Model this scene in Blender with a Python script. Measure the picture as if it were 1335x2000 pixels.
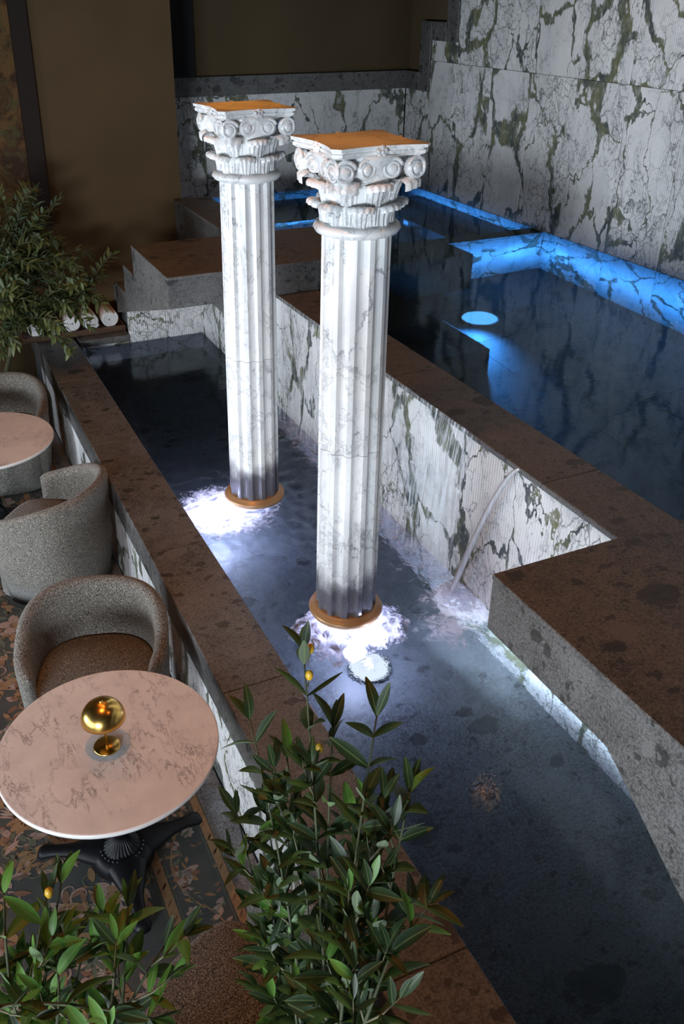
import bpy, bmesh, math, random
from mathutils import Vector, Matrix, Euler, Quaternion, noise as mnoise

# ------------------------------------------------------------------ camera, world, light
SC = bpy.context.scene
COL = SC.collection
for _o in list(bpy.data.objects):
    bpy.data.objects.remove(_o)
R = math.radians
cd = bpy.data.cameras.new('camera')
cam = bpy.data.objects.new('camera', cd)
COL.objects.link(cam)
cd.sensor_fit = 'VERTICAL'
cd.sensor_height = 36.0
cd.sensor_width = 24.03
cd.lens = 1740.97 / 2000 * 36
cd.shift_x = (667.5 - 598.9) / 2000
cd.shift_y = -(1000 - 869.3) / 2000
cd.clip_start = 0.02
_r = Vector((0.90919, -0.41637, 0.00411))
_d = Vector((-0.18586, -0.41464, -0.89080))
_f = Vector((0.37261, 0.80914, -0.45437))
cam.matrix_world = Matrix(((_r.x, -_d.x, -_f.x, 0), (_r.y, -_d.y, -_f.y, 0), (_r.z, -_d.z, -_f.z, 3.5), (0, 0, 0, 1)))
SC.camera = cam

W = bpy.data.worlds.new('world')
SC.world = W
W.use_nodes = True
W.node_tree.nodes['Background'].inputs[0].default_value = (0.55, 0.62, 0.75, 1)
W.node_tree.nodes['Background'].inputs[1].default_value = 0.010
SC.view_settings.view_transform = 'Standard'
SC.view_settings.look = 'None'
SC.view_settings.gamma = 1
SC.view_settings.use_curve_mapping = False
SC.view_settings.exposure = 0.0
SC.cycles.caustics_refractive = False
SC.cycles.caustics_reflective = False
SC.cycles.max_bounces = 10
SC.cycles.sample_clamp_indirect = 4.0


def aim(o, frm, to):
    o.location = frm
    o.rotation_euler = (Vector(to) - Vector(frm)).to_track_quat('-Z', 'Y').to_euler()


def area(name, frm, to, sx, sy, e, col, spread=180):
    l = bpy.data.lights.new(name, 'AREA')
    l.shape = 'RECTANGLE'
    l.size, l.size_y, l.energy, l.color, l.spread = sx, sy, e, col, R(spread)
    o = bpy.data.objects.new(name, l)
    COL.objects.link(o)
    aim(o, frm, to)
    return o


def spot(name, frm, to, e, col, ang, blend=.5, rad=.05):
    l = bpy.data.lights.new(name, 'SPOT')
    l.energy, l.color, l.spot_size, l.spot_blend, l.shadow_soft_size = e, col, R(ang), blend, rad
    o = bpy.data.objects.new(name, l)
    COL.objects.link(o)
    aim(o, frm, to)
    return o


def point(name, loc, e, col, rad=.05):
    l = bpy.data.lights.new(name, 'POINT')
    l.energy, l.color, l.shadow_soft_size = e, col, rad
    o = bpy.data.objects.new(name, l)
    COL.objects.link(o)
    o.location = loc
    return o


COOL = (0.80, 0.90, 1.0)
WARM = (1.0, 0.38, 0.10)
# daylight from the tall lounge windows on the left, then two added cool fills
area('window_or_fill', (-4.2, 1.8, 1.15), (2.2, 3.0, .6), 3.4, 1.8, 88, COOL)
area('window_or_fill', (-3.4, -2.7, 1.80), (3.6, 4.6, 1.75), 2.6, .9, 540, COOL)  # unseen cool fill added behind the camera
area('window_or_fill', (-4.6, 4.9, 1.15), (5.49, 5.0, 2.0), 2.4, .7, 58, COOL, 70)  # narrow fill added to lift the right wall
# warm ceiling downlights
for i, (x, y) in enumerate(((0.2, 2.6), (0.3, 5.6), (2.6, 0.9), (1.9, 6.2), (1.1, 4.2), (4.75, 5.55))):
    spot('ceiling_downlight', (x, y, 5.6), (x, y, 0), (185, 85, 42, 62, 44, 30)[i], WARM, 92, .9, .035)
for y in (3.3, 4.57):
    spot('column_downlight', (1.9, y + .25, 5.4), (1.76, y, 2.97), 50 if y < 4 else 120, (1.0, .34, .015), 12, .6, .04)

# ------------------------------------------------------------------ node helpers


def new_mat(name):
    m = bpy.data.materials.new(name)
    m.use_nodes = True
    nt = m.node_tree
    nt.nodes.clear()
    out = nt.nodes.new('ShaderNodeOutputMaterial')
    return m, nt, out


class NB:
    def __init__(s, nt):
        s.nt = nt

    def n(s, typ, ins=None, **props):
        nd = s.nt.nodes.new('ShaderNode' + typ)
        for k, v in props.items():
            setattr(nd, k, v)
        for k, v in (ins or {}).items():
            sock = nd.inputs[k]
            if isinstance(v, bpy.types.NodeSocket):
                s.nt.links.new(v, sock)
            elif isinstance(v, bpy.types.Node):
                s.nt.links.new(v.outputs[0], sock)
            else:
                if isinstance(v, tuple) and len(v) == 3 and sock.type == 'RGBA':
                    v = v + (1,)
                sock.default_value = v
        return nd

    def math(s, op, a, b=0.0, c=0.0, clamp=False):
        return s.n('Math', {0: a, 1: b, 2: c}, operation=op, use_clamp=clamp).outputs[0]

    def vm(s, op, a, b=(0, 0, 0), sc=None):
        ins = {0: a, 1: b}
        if sc is not None:
            ins = {0: a, 'Scale': sc}
        return s.n('VectorMath', ins, operation=op).outputs[0]

    def mix(s, f, a, b, blend='MIX'):
        nd = s.n('Mix', {}, data_type='RGBA', blend_type=blend)
        for i, v in ((0, f), (6, a), (7, b)):
            if isinstance(v, bpy.types.NodeSocket):
                s.nt.links.new(v, nd.inputs[i])
            else:
                if isinstance(v, tuple) and len(v) == 3:
                    v = v + (1,)
                nd.inputs[i].default_value = v
        return nd.outputs[2]

    def ramp(s, f, stops, interp='LINEAR'):
        nd = s.n('ValToRGB', {0: f})
        r = nd.color_ramp
        r.interpolation = interp
        while len(r.elements) < len(stops):
            r.elements.new(0.5)
        for e, (p, c) in zip(r.elements, stops):
            e.position = p
            e.color = (c, c, c, 1) if isinstance(c, (int, float)) else tuple(c) + (1,)
        return nd.outputs[0]

    def coord(s, rnd=0.0):
        t = s.n('TexCoord').outputs['Object']
        if rnd:
            r = s.n('ObjectInfo').outputs['Random']
            v = s.n('CombineXYZ', {0: s.math('MULTIPLY', r, rnd), 1: s.math('MULTIPLY', r, -rnd * .7), 2: s.math('MULTIPLY', r, rnd * .4)}).outputs[0]
            t = s.vm('ADD', t, v)
        return t

    def noise(s, v, scale, detail=4, rough=.55, dist=0.0):
        nd = s.n('TexNoise', {'Vector': v, 'Scale': scale, 'Detail': detail, 'Roughness': rough, 'Distortion': dist})
        return nd

    def bump(s, h, strength, dist=.01, normal=None):
        ins = {'Height': h, 'Strength': strength, 'Distance': dist}
        if normal is not None:
            ins['Normal'] = normal
        return s.n('Bump', ins).outputs[0]


def principled(b, out, **ins):
    p = b.n('BsdfPrincipled', {k.replace('_', ' '): v for k, v in ins.items()})
    b.nt.links.new(p.outputs[0], out.inputs[0])
    return p


def simple(name, col, rough=.5, metal=0.0, **kw):
    m, nt, out = new_mat(name)
    b = NB(nt)
    principled(b, out, Base_Color=col, Roughness=rough, Metallic=metal, **kw)
    return m


def mat_stone(name, base=(.20, .195, .185), rnd=30.0, rough=.42, scale=1.0):
    m, nt, out = new_mat(name)
    b = NB(nt)
    co = b.vm('SCALE', b.coord(rnd), sc=scale)
    wob = b.noise(co, 3.0, 3).outputs['Color']
    wob2 = b.noise(co, 14.0, 4, .65).outputs['Color']
    cw = b.vm('ADD', co, b.vm('SCALE', b.vm('SUBTRACT', wob, (.5, .5, .5)), sc=.22))
    cw = b.vm('ADD', cw, b.vm('SCALE', b.vm('SUBTRACT', wob2, (.5, .5, .5)), sc=.07))
    big = b.noise(cw, 2.6, 9, .68).outputs[0]
    mid = b.noise(cw, 17.0, 6, .7).outputs[0]
    fine = b.noise(co, 105, 3, .8).outputs[0]
    col = b.mix(b.ramp(big, [(.36, 0), (.64, 1)]), tuple(c * .34 for c in base), tuple(min(1, c * 1.45) for c in base))
    col = b.mix(b.ramp(mid, [(.40, 0), (.70, .75)]), col, tuple(c * 1.7 for c in base))
    ve = b.noise(cw, 5.0, 9, .7, .6).outputs[0]
    vmask = b.ramp(b.math('ABSOLUTE', b.math('SUBTRACT', ve, .5)), [(.0, 1), (.010, 0)])
    col = b.mix(b.math('MULTIPLY', vmask, .35), col, tuple(min(1, c * 2.2) for c in base))
    col = b.mix(b.ramp(fine, [(.45, 0), (.68, .65)]), col, tuple(min(1, c * 2.3) for c in base))
    col = b.mix(b.ramp(fine, [(.34, .7), (.50, 0)]), col, tuple(c * .35 for c in base))
    c2 = b.vm('ADD', co, b.vm('SCALE', b.vm('SUBTRACT', wob2, (.5, .5, .5)), sc=.085))
    for i, (sc_, thr, r0, amt) in enumerate(((4.6, .60, .46, .78), (8.5, .52, .42, .80), (17.0, .50, .40, .78), (31.0, .52, .38, .7))):
        vo = b.n('TexVoronoi', {'Vector': b.vm('ADD', b.n('Mapping', {'Vector': c2, 'Rotation': (.3 * i, .5, .7 * i), 'Scale': (1, 1.5, 1.2)}).outputs[0], (3.1 * i, 1.7, .4)), 'Scale': sc_, 'Randomness': 1.0}, feature='F1')
        sep = b.n('SeparateColor', {0: vo.outputs['Color']})
        rad = b.math('MULTIPLY', b.math('SUBTRACT', sep.outputs[0], thr, clamp=True), r0 / (1 - thr))
        msk = b.math('MULTIPLY', b.ramp(b.math('SUBTRACT', rad, vo.outputs['Distance']), [(.0, 0), (.035, 1)]), amt)
        tone = b.mix(b.ramp(sep.outputs[1], [(.80, 0), (.84, 1)]), tuple(c * .26 for c in base), tuple(min(1, c * 1.7) for c in base))
        tone = b.mix(b.ramp(mid, [(.4, 0), (.7, .3)]), tone, base)
        col = b.mix(msk, col, tone)
    rgh = b.ramp(big, [(.2, rough - .12), (.8, rough + .12)])
    principled(b, out, Base_Color=col, Roughness=rgh, Normal=b.bump(fine, .10, .004))
    return m


def mat_green_marble(name, ribs=True, rnd=60.0, wet_or_dark=0.0):
    m, nt, out = new_mat(name)
    b = NB(nt)
    raw = b.n('TexCoord').outputs['Object']
    co0 = b.coord(rnd)
    mp = b.n('Mapping', {'Vector': co0, 'Rotation': (R(28), R(0), R(0)), 'Scale': (1.0, 1.15, .70)}).outputs[0]
    w1 = b.noise(mp, 1.6, 5, .6).outputs['Color']
    w2 = b.noise(mp, 7.0, 5, .65).outputs['Color']
    cw = b.vm('ADD', mp, b.vm('SCALE', b.vm('SUBTRACT', w1, (.5, .5, .5)), sc=.55))
    cw = b.vm('ADD', cw, b.vm('SCALE', b.vm('SUBTRACT', w2, (.5, .5, .5)), sc=.13))
    dens = b.noise(mp, 1.25, 3, .5).outputs[0]
    cloud = b.noise(mp, 3.2, 6, .62).outputs[0]
    base = b.mix(b.ramp(cloud, [(.35, 0), (.75, 1)]), (.84, .825, .82), (.62, .62, .63))
    # broad veins: cell edges, width varied by noise
    e1 = b.n('TexVoronoi', {'Vector': cw, 'Scale': 2.1, 'Randomness': 1.0}, feature='DISTANCE_TO_EDGE').outputs['Distance']
    wid = b.ramp(b.noise(mp, 1.9, 5, .62).outputs[0], [(.455, .0), (.73, .17)])
    v1 = b.math('LESS_THAN', e1, wid)
    s1 = b.math('SUBTRACT', 1.0, b.math('DIVIDE', e1, b.math('ADD', wid, .012)), clamp=True)
    # fine veins
    e2 = b.n('TexVoronoi', {'Vector': cw, 'Scale': 5.6, 'Randomness': 1.0}, feature='DISTANCE_TO_EDGE').outputs['Distance']
    s2 = b.math('MULTIPLY', b.ramp(e2, [(.0, 1), (.035, 0)]), b.ramp(dens, [(.42, 0), (.54, 1)]))
    e3 = b.n('TexVoronoi', {'Vector': cw, 'Scale': 13.0, 'Randomness': 1.0}, feature='DISTANCE_TO_EDGE').outputs['Distance']
    s3 = b.math('MULTIPLY', b.ramp(e3, [(.0, 1), (.07, 0)]), b.ramp(dens, [(.50, 0), (.60, 1)]))
    thr = b.noise(cw, 2.0, 9, .68, .8).outputs[0]
    s4 = b.math('MULTIPLY', b.ramp(b.math('ABSOLUTE', b.math('SUBTRACT', thr, .52)), [(.0, .9), (.009, 0)]), b.ramp(cloud, [(.40, .15), (.60, 1)]))
    gcol = b.mix(b.ramp(b.noise(mp, 5.0, 4, .6).outputs[0], [(.42, 0), (.60, 1)]), (.035, .048, .044), (.135, .140, .060))
    gcol = b.mix(b.ramp(b.noise(mp, 22.0, 3, .6).outputs[0], [(.50, 0), (.72, .8)]), gcol, (.36, .37, .33))
    col = b.mix(b.math('MULTIPLY', s3, .75), base, (.16, .18, .17))
    col = b.mix(b.math('MULTIPLY', s2, .85), col, (.07, .085, .08))
    col = b.mix(s4, col, (.12, .135, .13))
    col = b.mix(b.ramp(s1, [(.12, 0), (.45, .93)]), col, gcol)
    nrm = None
    ins = dict(Base_Color=col, Roughness=.38 if not wet_or_dark else .16)
    if ribs:
        sp = b.n('SeparateXYZ', {0: raw})
        u = b.math('ADD', sp.outputs[0], sp.outputs[1])
        rib = b.math('SINE', b.math('MULTIPLY', u, 2 * math.pi / .019))
        ins['Normal'] = b.bump(rib, .30, .003)
    principled(b, out, **ins)
    return m


def mat_column_marble(wet_or_dark):
    m, nt, out = new_mat('carrara_marble_dark_foot' if wet_or_dark else 'carrara_marble')
    b = NB(nt)
    co = b.coord(40)
    mp = b.n('Mapping', {'Vector': co, 'Rotation': (R(35), R(25), 0), 'Scale': (1.3, 1.3, .9)}).outputs[0]
    w = b.noise(mp, 3.5, 6, .62).outputs['Color']
    cw = b.vm('ADD', mp, b.vm('SCALE', b.vm('SUBTRACT', w, (.5, .5, .5)), sc=.42))
    cl = b.noise(cw, 3.0, 5, .6).outputs[0]
    base = b.mix(b.ramp(cl, [(.38, 0), (.72, 1)]), (.86, .86, .85), (.62, .63, .65))
    v = b.noise(cw, 2.3, 10, .66, .7).outputs[0]
    vein = b.ramp(b.math('ABSOLUTE', b.math('SUBTRACT', v, .48)), [(.0, 1), (.016, 0)])
    e = b.n('TexVoronoi', {'Vector': cw, 'Scale': 3.1}, feature='DISTANCE_TO_EDGE').outputs['Distance']
    v2 = b.math('MULTIPLY', b.ramp(e, [(.0, 1), (.028, 0)]), b.ramp(cl, [(.47, 0), (.60, 1)]))
    col = b.mix(b.math('MULTIPLY', vein, .55), base, (.20, .205, .215))
    col = b.mix(b.math('MULTIPLY', v2, .75), col, (.13, .135, .14))
    rough = .28
    if wet_or_dark:
        # darker and smoother towards the foot of the shaft, with a noisy edge
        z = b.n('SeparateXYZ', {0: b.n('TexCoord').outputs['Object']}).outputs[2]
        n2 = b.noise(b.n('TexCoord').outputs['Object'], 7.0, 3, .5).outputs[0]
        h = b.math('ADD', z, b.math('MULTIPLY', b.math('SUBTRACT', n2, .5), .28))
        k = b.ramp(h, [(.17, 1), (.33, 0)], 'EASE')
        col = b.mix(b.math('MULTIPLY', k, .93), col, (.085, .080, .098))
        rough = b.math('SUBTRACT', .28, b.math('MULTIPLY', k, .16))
    principled(b, out, Base_Color=col, Roughness=rough)
    return m


def mat_fabric():
    m, nt, out = new_mat('boucle_fabric')
    b = NB(nt)
    co = b.n('TexCoord').outputs['Object']
    n1 = b.noise(co, 190, 2, .75).outputs[0]
    n2 = b.noise(co, 80, 2, .6).outputs[0]
    n3 = b.noise(co, 4, 2, .5).outputs[0]
    col = b.mix(b.ramp(n1, [(.44, 0), (.60, 1)]), (.020, .017, .014), (.36, .33, .28))
    col = b.mix(b.ramp(n2, [(.40, 0), (.65, .55)]), col, (.10, .092, .080))
    col = b.mix(b.ramp(n3, [(.3, 0), (.8, .2)]), col, (.07, .065, .06))
    principled(b, out, Base_Color=col, Roughness=.95, Normal=b.bump(n1, .6, .004), Sheen_Weight=.15)
    return m


def mat_plaster(name, c1, c2):
    m, nt, out = new_mat(name)
    b = NB(nt)
    co = b.n('TexCoord').outputs['Object']
    n1 = b.noise(co, 1.4, 4, .5).outputs[0]
    st = b.n('Mapping', {'Vector': co, 'Scale': (40, 40, 160)}).outputs[0]
    n2 = b.noise(st, 3.0, 3, .7).outputs[0]
    col = b.mix(b.ramp(n1, [(.3, 0), (.7, 1)]), c1, c2)
    col = b.mix(b.ramp(n2, [(.35, 0), (.7, .4)]), col, tuple(c * .6 for c in c1))
    principled(b, out, Base_Color=col, Roughness=.9, Normal=b.bump(n2, .25, .003))
    return m


def mat_table_marble():
    m, nt, out = new_mat('table_marble')
    b = NB(nt)
    co = b.coord(20)
    mp = b.n('Mapping', {'Vector': co, 'Rotation': (0, 0, R(20)), 'Scale': (3.2, 1.2, 1)}).outputs[0]
    w = b.noise(mp, 4, 6, .6).outputs['Color']
    cw = b.vm('ADD', mp, b.vm('SCALE', w, sc=.25))
    v = b.noise(cw, 3.2, 10, .72, .4).outputs[0]
    vein = b.ramp(b.math('ABSOLUTE', b.math('SUBTRACT', v, .5)), [(.0, 1), (.020, 0)])
    pat = b.ramp(b.noise(co, 4.0, 4, .6).outputs[0], [(.47, 0), (.62, 1)])
    sp = b.ramp(b.noise(co, 60, 4, .7).outputs[0], [(.60, 0), (.75, 1)])
    cl = b.ramp(b.noise(co, 7, 5, .6).outputs[0], [(.35, 0), (.75, 1)])
    col = b.mix(cl, (.84, .80, .78), (.70, .66, .655))
    col = b.mix(b.math('MULTIPLY', b.math('MULTIPLY', vein, pat), .85), col, (.13, .11, .12))
    col = b.mix(b.math('MULTIPLY', b.math('MULTIPLY', sp, pat), .45), col, (.30, .25, .26))
    principled(b, out, Base_Color=col, Roughness=.30)
    return m


def mat_leaf(name, c1, c2):
    m, nt, out = new_mat(name)
    b = NB(nt)
    co = b.n('TexCoord').outputs['Object']
    r = b.n('ObjectInfo').outputs['Random']
    sp = b.n('SeparateXYZ', {0: co})
    mid = b.ramp(b.math('ABSOLUTE', sp.outputs[0]), [(.006, 1), (.020, 0)])
    n1 = b.noise(co, 9, 3, .6).outputs[0]
    col = b.mix(b.math('ADD', b.math('MULTIPLY', r, .7), b.math('MULTIPLY', n1, .3)), c1, c2)
    bf = b.n('NewGeometry').outputs['Backfacing']
    col = b.mix(b.math('MULTIPLY', bf, .55), col, (.20, .25, .17))
    col = b.mix(b.math('MULTIPLY', mid, .35), col, (.26, .32, .12))
    d = b.n('BsdfPrincipled', {'Base Color': col, 'Roughness': .5})
    t = b.n('BsdfTranslucent', {'Color': b.mix(.5, col, (.20, .30, .05))})
    mx = b.n('MixShader', {0: .22, 1: d, 2: t})
    nt.links.new(mx.outputs[0], out.inputs[0])
    return m


def mat_water(name, tint, rip, foam_spots, band=None):
    """clear water: refracting surface, ripples, white foam where water falls or boils up"""
    m, nt, out = new_mat(name)
    b = NB(nt)
    pos = b.n('NewGeometry').outputs['Position']
    n1 = b.noise(pos, 9, 3, .5, .3).outputs[0]
    n2 = b.noise(pos, 38, 3, .6, .4).outputs[0]
    agit = None
    fall = None
    for (x, y, rad, s) in foam_spots:
        d = b.n('VectorMath', {0: b.vm('MULTIPLY', pos, (1, 1, 0)), 1: (x, y, 0)}, operation='DISTANCE').outputs['Value']
        k = b.math('MULTIPLY', b.math('SUBTRACT', 1.0, b.math('DIVIDE', d, rad), clamp=True), s)
        k2 = b.math('MULTIPLY', b.math('SUBTRACT', 1.0, b.math('DIVIDE', d, rad * 2.5), clamp=True), 1.0)
        fall = k if fall is None else b.math('MAXIMUM', fall, k)
        agit = k2 if agit is None else b.math('MAXIMUM', agit, k2)
    if band:
        x0, x1, y0, y1 = band
        sp = b.n('SeparateXYZ', {0: pos})
        bx = b.n('MapRange', {0: sp.outputs[0], 1: x0, 2: x1, 3: 0.0, 4: .54}).outputs[0]
        by = b.math('MULTIPLY', b.ramp(b.n('MapRange', {0: sp.outputs[1], 1: y0, 2: y1}).outputs[0], [(0, 0), (.12, 1), (.9, 1), (1, .4)]), bx)
        fall = b.math('MAXIMUM', fall, by)
        agit = b.math('MAXIMUM', agit, b.math('MULTIPLY', by, 1.4))
    h = b.math('ADD', b.math('MULTIPLY', n1, .7), b.math('MULTIPLY', n2, .3))
    if agit is not None:
        stren = b.math('ADD', rip, b.math('MULTIPLY', agit, .38))
    else:
        stren = rip
    nrm = b.bump(h, stren, .03)
    gl = b.n('BsdfGlass', {'Color': tint, 'Roughness': 0.0, 'IOR': 1.333, 'Normal': nrm})
    if fall is None:
        nt.links.new(gl.outputs[0], out.inputs[0])
        return m
    fn = b.noise(pos, 16, 8, .68, 1.2).outputs[0]
    fv = b.n('TexVoronoi', {'Vector': pos, 'Scale': 26.0}, feature='DISTANCE_TO_EDGE').outputs['Distance']
    f = b.math('ADD', b.math('MULTIPLY', fall, 1.15), b.math('MULTIPLY', b.math('SUBTRACT', fn, .5), 1.3))
    f = b.math('SUBTRACT', f, b.math('MULTIPLY', fv, .25))
    fm = b.math('MULTIPLY', b.ramp(f, [(.30, 0), (.62, 1)]), .92)
    di = b.n('BsdfDiffuse', {'Color': (.80, .84, .92, 1), 'Normal': nrm})
    tr = b.n('BsdfTranslucent', {'Color': (.86, .89, 1.0, 1)})
    fo = b.n('MixShader', {0: .55, 1: di, 2: tr})
    mx = b.n('MixShader', {0: fm, 1: gl, 2: fo})
    nt.links.new(mx.outputs[0], out.inputs[0])
    return m


def mat_foam():
    m, nt, out = new_mat('foam')
    b = NB(nt)
    co = b.n('TexCoord').outputs['Object']
    n1 = b.noise(co, 26, 8, .72, 1.0).outputs[0]
    col = b.mix(b.ramp(n1, [(.35, 0), (.62, 1)]), (.55, .60, .80), (.95, .96, 1.0))
    di = b.n('BsdfDiffuse', {'Color': col, 'Normal': b.bump(n1, .8, .03)})
    tr = b.n('BsdfTranslucent', {'Color': col})
    mx = b.n('MixShader', {0: .6, 1: di, 2: tr})
    z = b.n('SeparateXYZ', {0: co}).outputs[2]
    edge = b.math('ADD', b.math('MULTIPLY', z, 22.0), b.math('MULTIPLY', b.math('SUBTRACT', n1, .5), 3.2))
    a = b.ramp(edge, [(.02, 0), (.35, .96)])
    t = b.n('BsdfTransparent')
    m2 = b.n('MixShader', {0: a, 1: t, 2: mx})
    nt.links.new(m2.outputs[0], out.inputs[0])
    return m


def mat_fall(dens):
    m, nt, out = new_mat('falling_water')
    b = NB(nt)
    co = b.n('TexCoord').outputs['Object']
    st = b.n('Mapping', {'Vector': co, 'Scale': (1, 26, 2.2)}).outputs[0]
    n1 = b.noise(st, 1.6, 7, .7).outputs[0]
    pt = b.noise(co, 2.6, 3, .5).outputs[0]
    a = b.math('MULTIPLY', b.ramp(n1, [(.46, 0), (.64, 1)]), b.ramp(pt, [(.36, .15), (.60, 1)]))
    a = b.math('MULTIPLY', a, dens)
    g = b.n('BsdfGlossy', {'Color': (.9, .95, 1, 1), 'Roughness': .12, 'Normal': b.bump(n1, .7, .01)})
    d = b.n('BsdfDiffuse', {'Color': (.82, .86, .92, 1)})
    w = b.n('MixShader', {0: .65, 1: g, 2: d})
    t = b.n('BsdfTransparent')
    mx = b.n('MixShader', {0: a, 1: t, 2: w})
    nt.links.new(mx.outputs[0], out.inputs[0])
    return m


def mat_emit(name, col, s):
    m, nt, out = new_mat(name)
    b = NB(nt)
    co = b.n('TexCoord').outputs['Object']
    e = b.n('Emission', {'Color': col, 'Strength': s})
    nt.links.new(e.outputs[0], out.inputs[0])
    return m


def mat_wood():
    m, nt, out = new_mat('dark_wood')
    b = NB(nt)
    mp = b.n('Mapping', {'Vector': b.n('TexCoord').outputs['Object'], 'Scale': (2, 24, 24)}).outputs[0]
    n1 = b.noise(mp, 3, 5, .6, .5).outputs[0]
    col = b.mix(b.ramp(n1, [(.3, 0), (.7, 1)]), (.040, .020, .011), (.13, .065, .035))
    principled(b, out, Base_Color=col, Roughness=.45)
    return m


def mat_towel():
    m, nt, out = new_mat('terry_towel')
    b = NB(nt)
    n1 = b.noise(b.n('TexCoord').outputs['Object'], 300, 2, .6).outputs[0]
    principled(b, out, Base_Color=b.mix(n1, (.66, .64, .62), (.86, .85, .84)), Roughness=.95, Normal=b.bump(n1, .5, .003))
    return m


def mat_carpet():
    m, nt, out = new_mat('carpet_ground')
    b = NB(nt)
    co = b.n('TexCoord').outputs['Object']
    n1 = b.noise(co, 240, 2, .6).outputs[0]
    n2 = b.noise(co, 5, 4, .6).outputs[0]
    col = b.mix(b.ramp(n2, [(.35, 0), (.7, 1)]), (.030, .036, .036), (.060, .058, .050))
    col = b.mix(b.ramp(n1, [(.4, 0), (.7, .4)]), col, (.09, .085, .075))
    principled(b, out, Base_Color=col, Roughness=.95, Normal=b.bump(n1, .5, .003))
    return m


def mat_yarn(name, c):
    m, nt, out = new_mat(name)
    b = NB(nt)
    co = b.n('TexCoord').outputs['Object']
    n1 = b.noise(co, 200, 2, .6).outputs[0]
    n2 = b.noise(co, 26, 3, .6).outputs[0]
    col = b.mix(b.ramp(n1, [(.35, 0), (.7, 1)]), tuple(x * .55 for x in c), c)
    col = b.mix(b.ramp(n2, [(.45, 0), (.65, .5)]), col, tuple(x * .45 for x in c))
    principled(b, out, Base_Color=col, Roughness=.95)
    return m


def mat_tapestry():
    m, nt, out = new_mat('tapestry_weave')
    b = NB(nt)
    co = b.n('TexCoord').outputs['Object']
    n1 = b.noise(co, 5.0, 5, .6, .8).outputs[0]
    n2 = b.noise(co, 11.0, 4, .6, .5).outputs[0]
    fine = b.noise(co, 150, 2, .6).outputs[0]
    col = b.mix(b.ramp(n1, [(.42, 0), (.56, 1)]), (.040, .016, .006), (.14, .070, .020))
    col = b.mix(b.ramp(n2, [(.52, 0), (.62, .8)]), col, (.075, .065, .022))
    col = b.mix(b.ramp(fine, [(.4, 0), (.7, .4)]), col, (.04, .02, .01))
    principled(b, out, Base_Color=col, Roughness=.95)
    return m


def mat_bark():
    m, nt, out = new_mat('bark')
    b = NB(nt)
    n1 = b.noise(b.n('TexCoord').outputs['Object'], 40, 4, .6).outputs[0]
    principled(b, out, Base_Color=b.mix(n1, (.06, .055, .03), (.20, .18, .10)), Roughness=.85, Normal=b.bump(n1, .5, .005))
    return m


STONE = mat_stone('grey_breccia_stone', base=(.100, .097, .093))
STONE2 = mat_stone('pool_floor_stone', base=(.12, .13, .14), rnd=0, scale=.75)
STONE3 = mat_stone('raised_pool_stone', base=(.026, .030, .032), rnd=0, scale=.8)
MARB = mat_green_marble('green_veined_marble')
MARBW = mat_green_marble('green_veined_marble_wet', wet_or_dark=1)
CARR = mat_column_marble(False)
CARR_FOOT = mat_column_marble(True)
FAB = mat_fabric()
BROWN = mat_plaster('brown_wall_cloth', (.088, .052, .020), (.112, .066, .026))
OLIVE = mat_plaster('olive_wall_cloth', (.085, .058, .026), (.105, .070, .032))
RECESS_SHADE = simple('recess_shade', (.012, .011, .010), .8)  # near-black: the shade of the recess put into the colour
TMARB = mat_table_marble()
TEDGE = simple('table_edge_white', (.80, .78, .76), .35)
BRASS = simple('brushed_brass', (.83, .52, .14), .24, 1.0)
IRON = simple('black_cast_iron', (.004, .004, .005), .42, Specular_IOR_Level=.22)
WOOD = mat_wood()
TOWEL = mat_towel()
LEAF = mat_leaf('olive_leaf', (.008, .020, .008), (.024, .050, .014))
LEAFB = mat_leaf('olive_leaf_bright', (.05, .14, .02), (.12, .26, .035))
LEAFT = mat_leaf('olive_tree_leaf', (.060, .080, .026), (.19, .22, .075))
BARK = mat_bark()
STEMG = simple('green_stem', (.055, .065, .028), .7)
FRUIT = simple('yellow_olive', (.62, .36, .03), .35)
POT = simple('dark_planter', (.05, .048, .045), .6)
CARPET = mat_carpet()
YARN = [mat_yarn('yarn_rose', (.40, .27, .22)), mat_yarn('yarn_brown', (.33, .19, .09)), mat_yarn('yarn_sage', (.13, .14, .095)), mat_yarn('yarn_cream', (.42, .36, .30)), mat_yarn('yarn_rust', (.24, .12, .07))]
TAPE = mat_tapestry()
FOAM = mat_foam()
FALL = mat_fall(1.0)
def mat_jet():
    m, nt, out = new_mat('jet_water')
    b = NB(nt)
    g = b.n('BsdfGlossy', {'Color': (.95, .97, 1, 1), 'Roughness': .15})
    d = b.n('BsdfDiffuse', {'Color': (.85, .88, .93, 1)})
    w = b.n('MixShader', {0: .7, 1: g, 2: d})
    n1 = b.noise(b.n('Mapping', {'Vector': b.n('TexCoord').outputs['Object'], 'Scale': (30, 60, 3)}).outputs[0], 1.5, 4, .6).outputs[0]
    mx = b.n('MixShader', {0: b.ramp(n1, [(.3, .35), (.7, .85)]), 1: b.n('BsdfTransparent'), 2: w})
    nt.links.new(mx.outputs[0], out.inputs[0])
    return m


JET = mat_jet()
RING = simple('bronze_ring', (.42, .24, .11), .35, .25)
WHITEL = mat_emit('white_lamp_lens', (.86, .88, 1.0, 1), 1.15)
BLUEL = mat_emit('blue_lamp_lens', (.10, .42, 1.0, 1), 1.6)
LAMPG = simple('lamp_grille', (.05, .05, .06), .4)
STEEL = simple('lamp_steel', (.4, .42, .45), .3, 1.0)

# ------------------------------------------------------------------ mesh helpers


def tag(o, label=None, cat=None, group=None, kind=None):
    if label:
        o['label'] = label
    if cat:
        o['category'] = cat
    if group:
        o['group'] = group
    if kind:
        o['kind'] = kind
    return o


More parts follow.
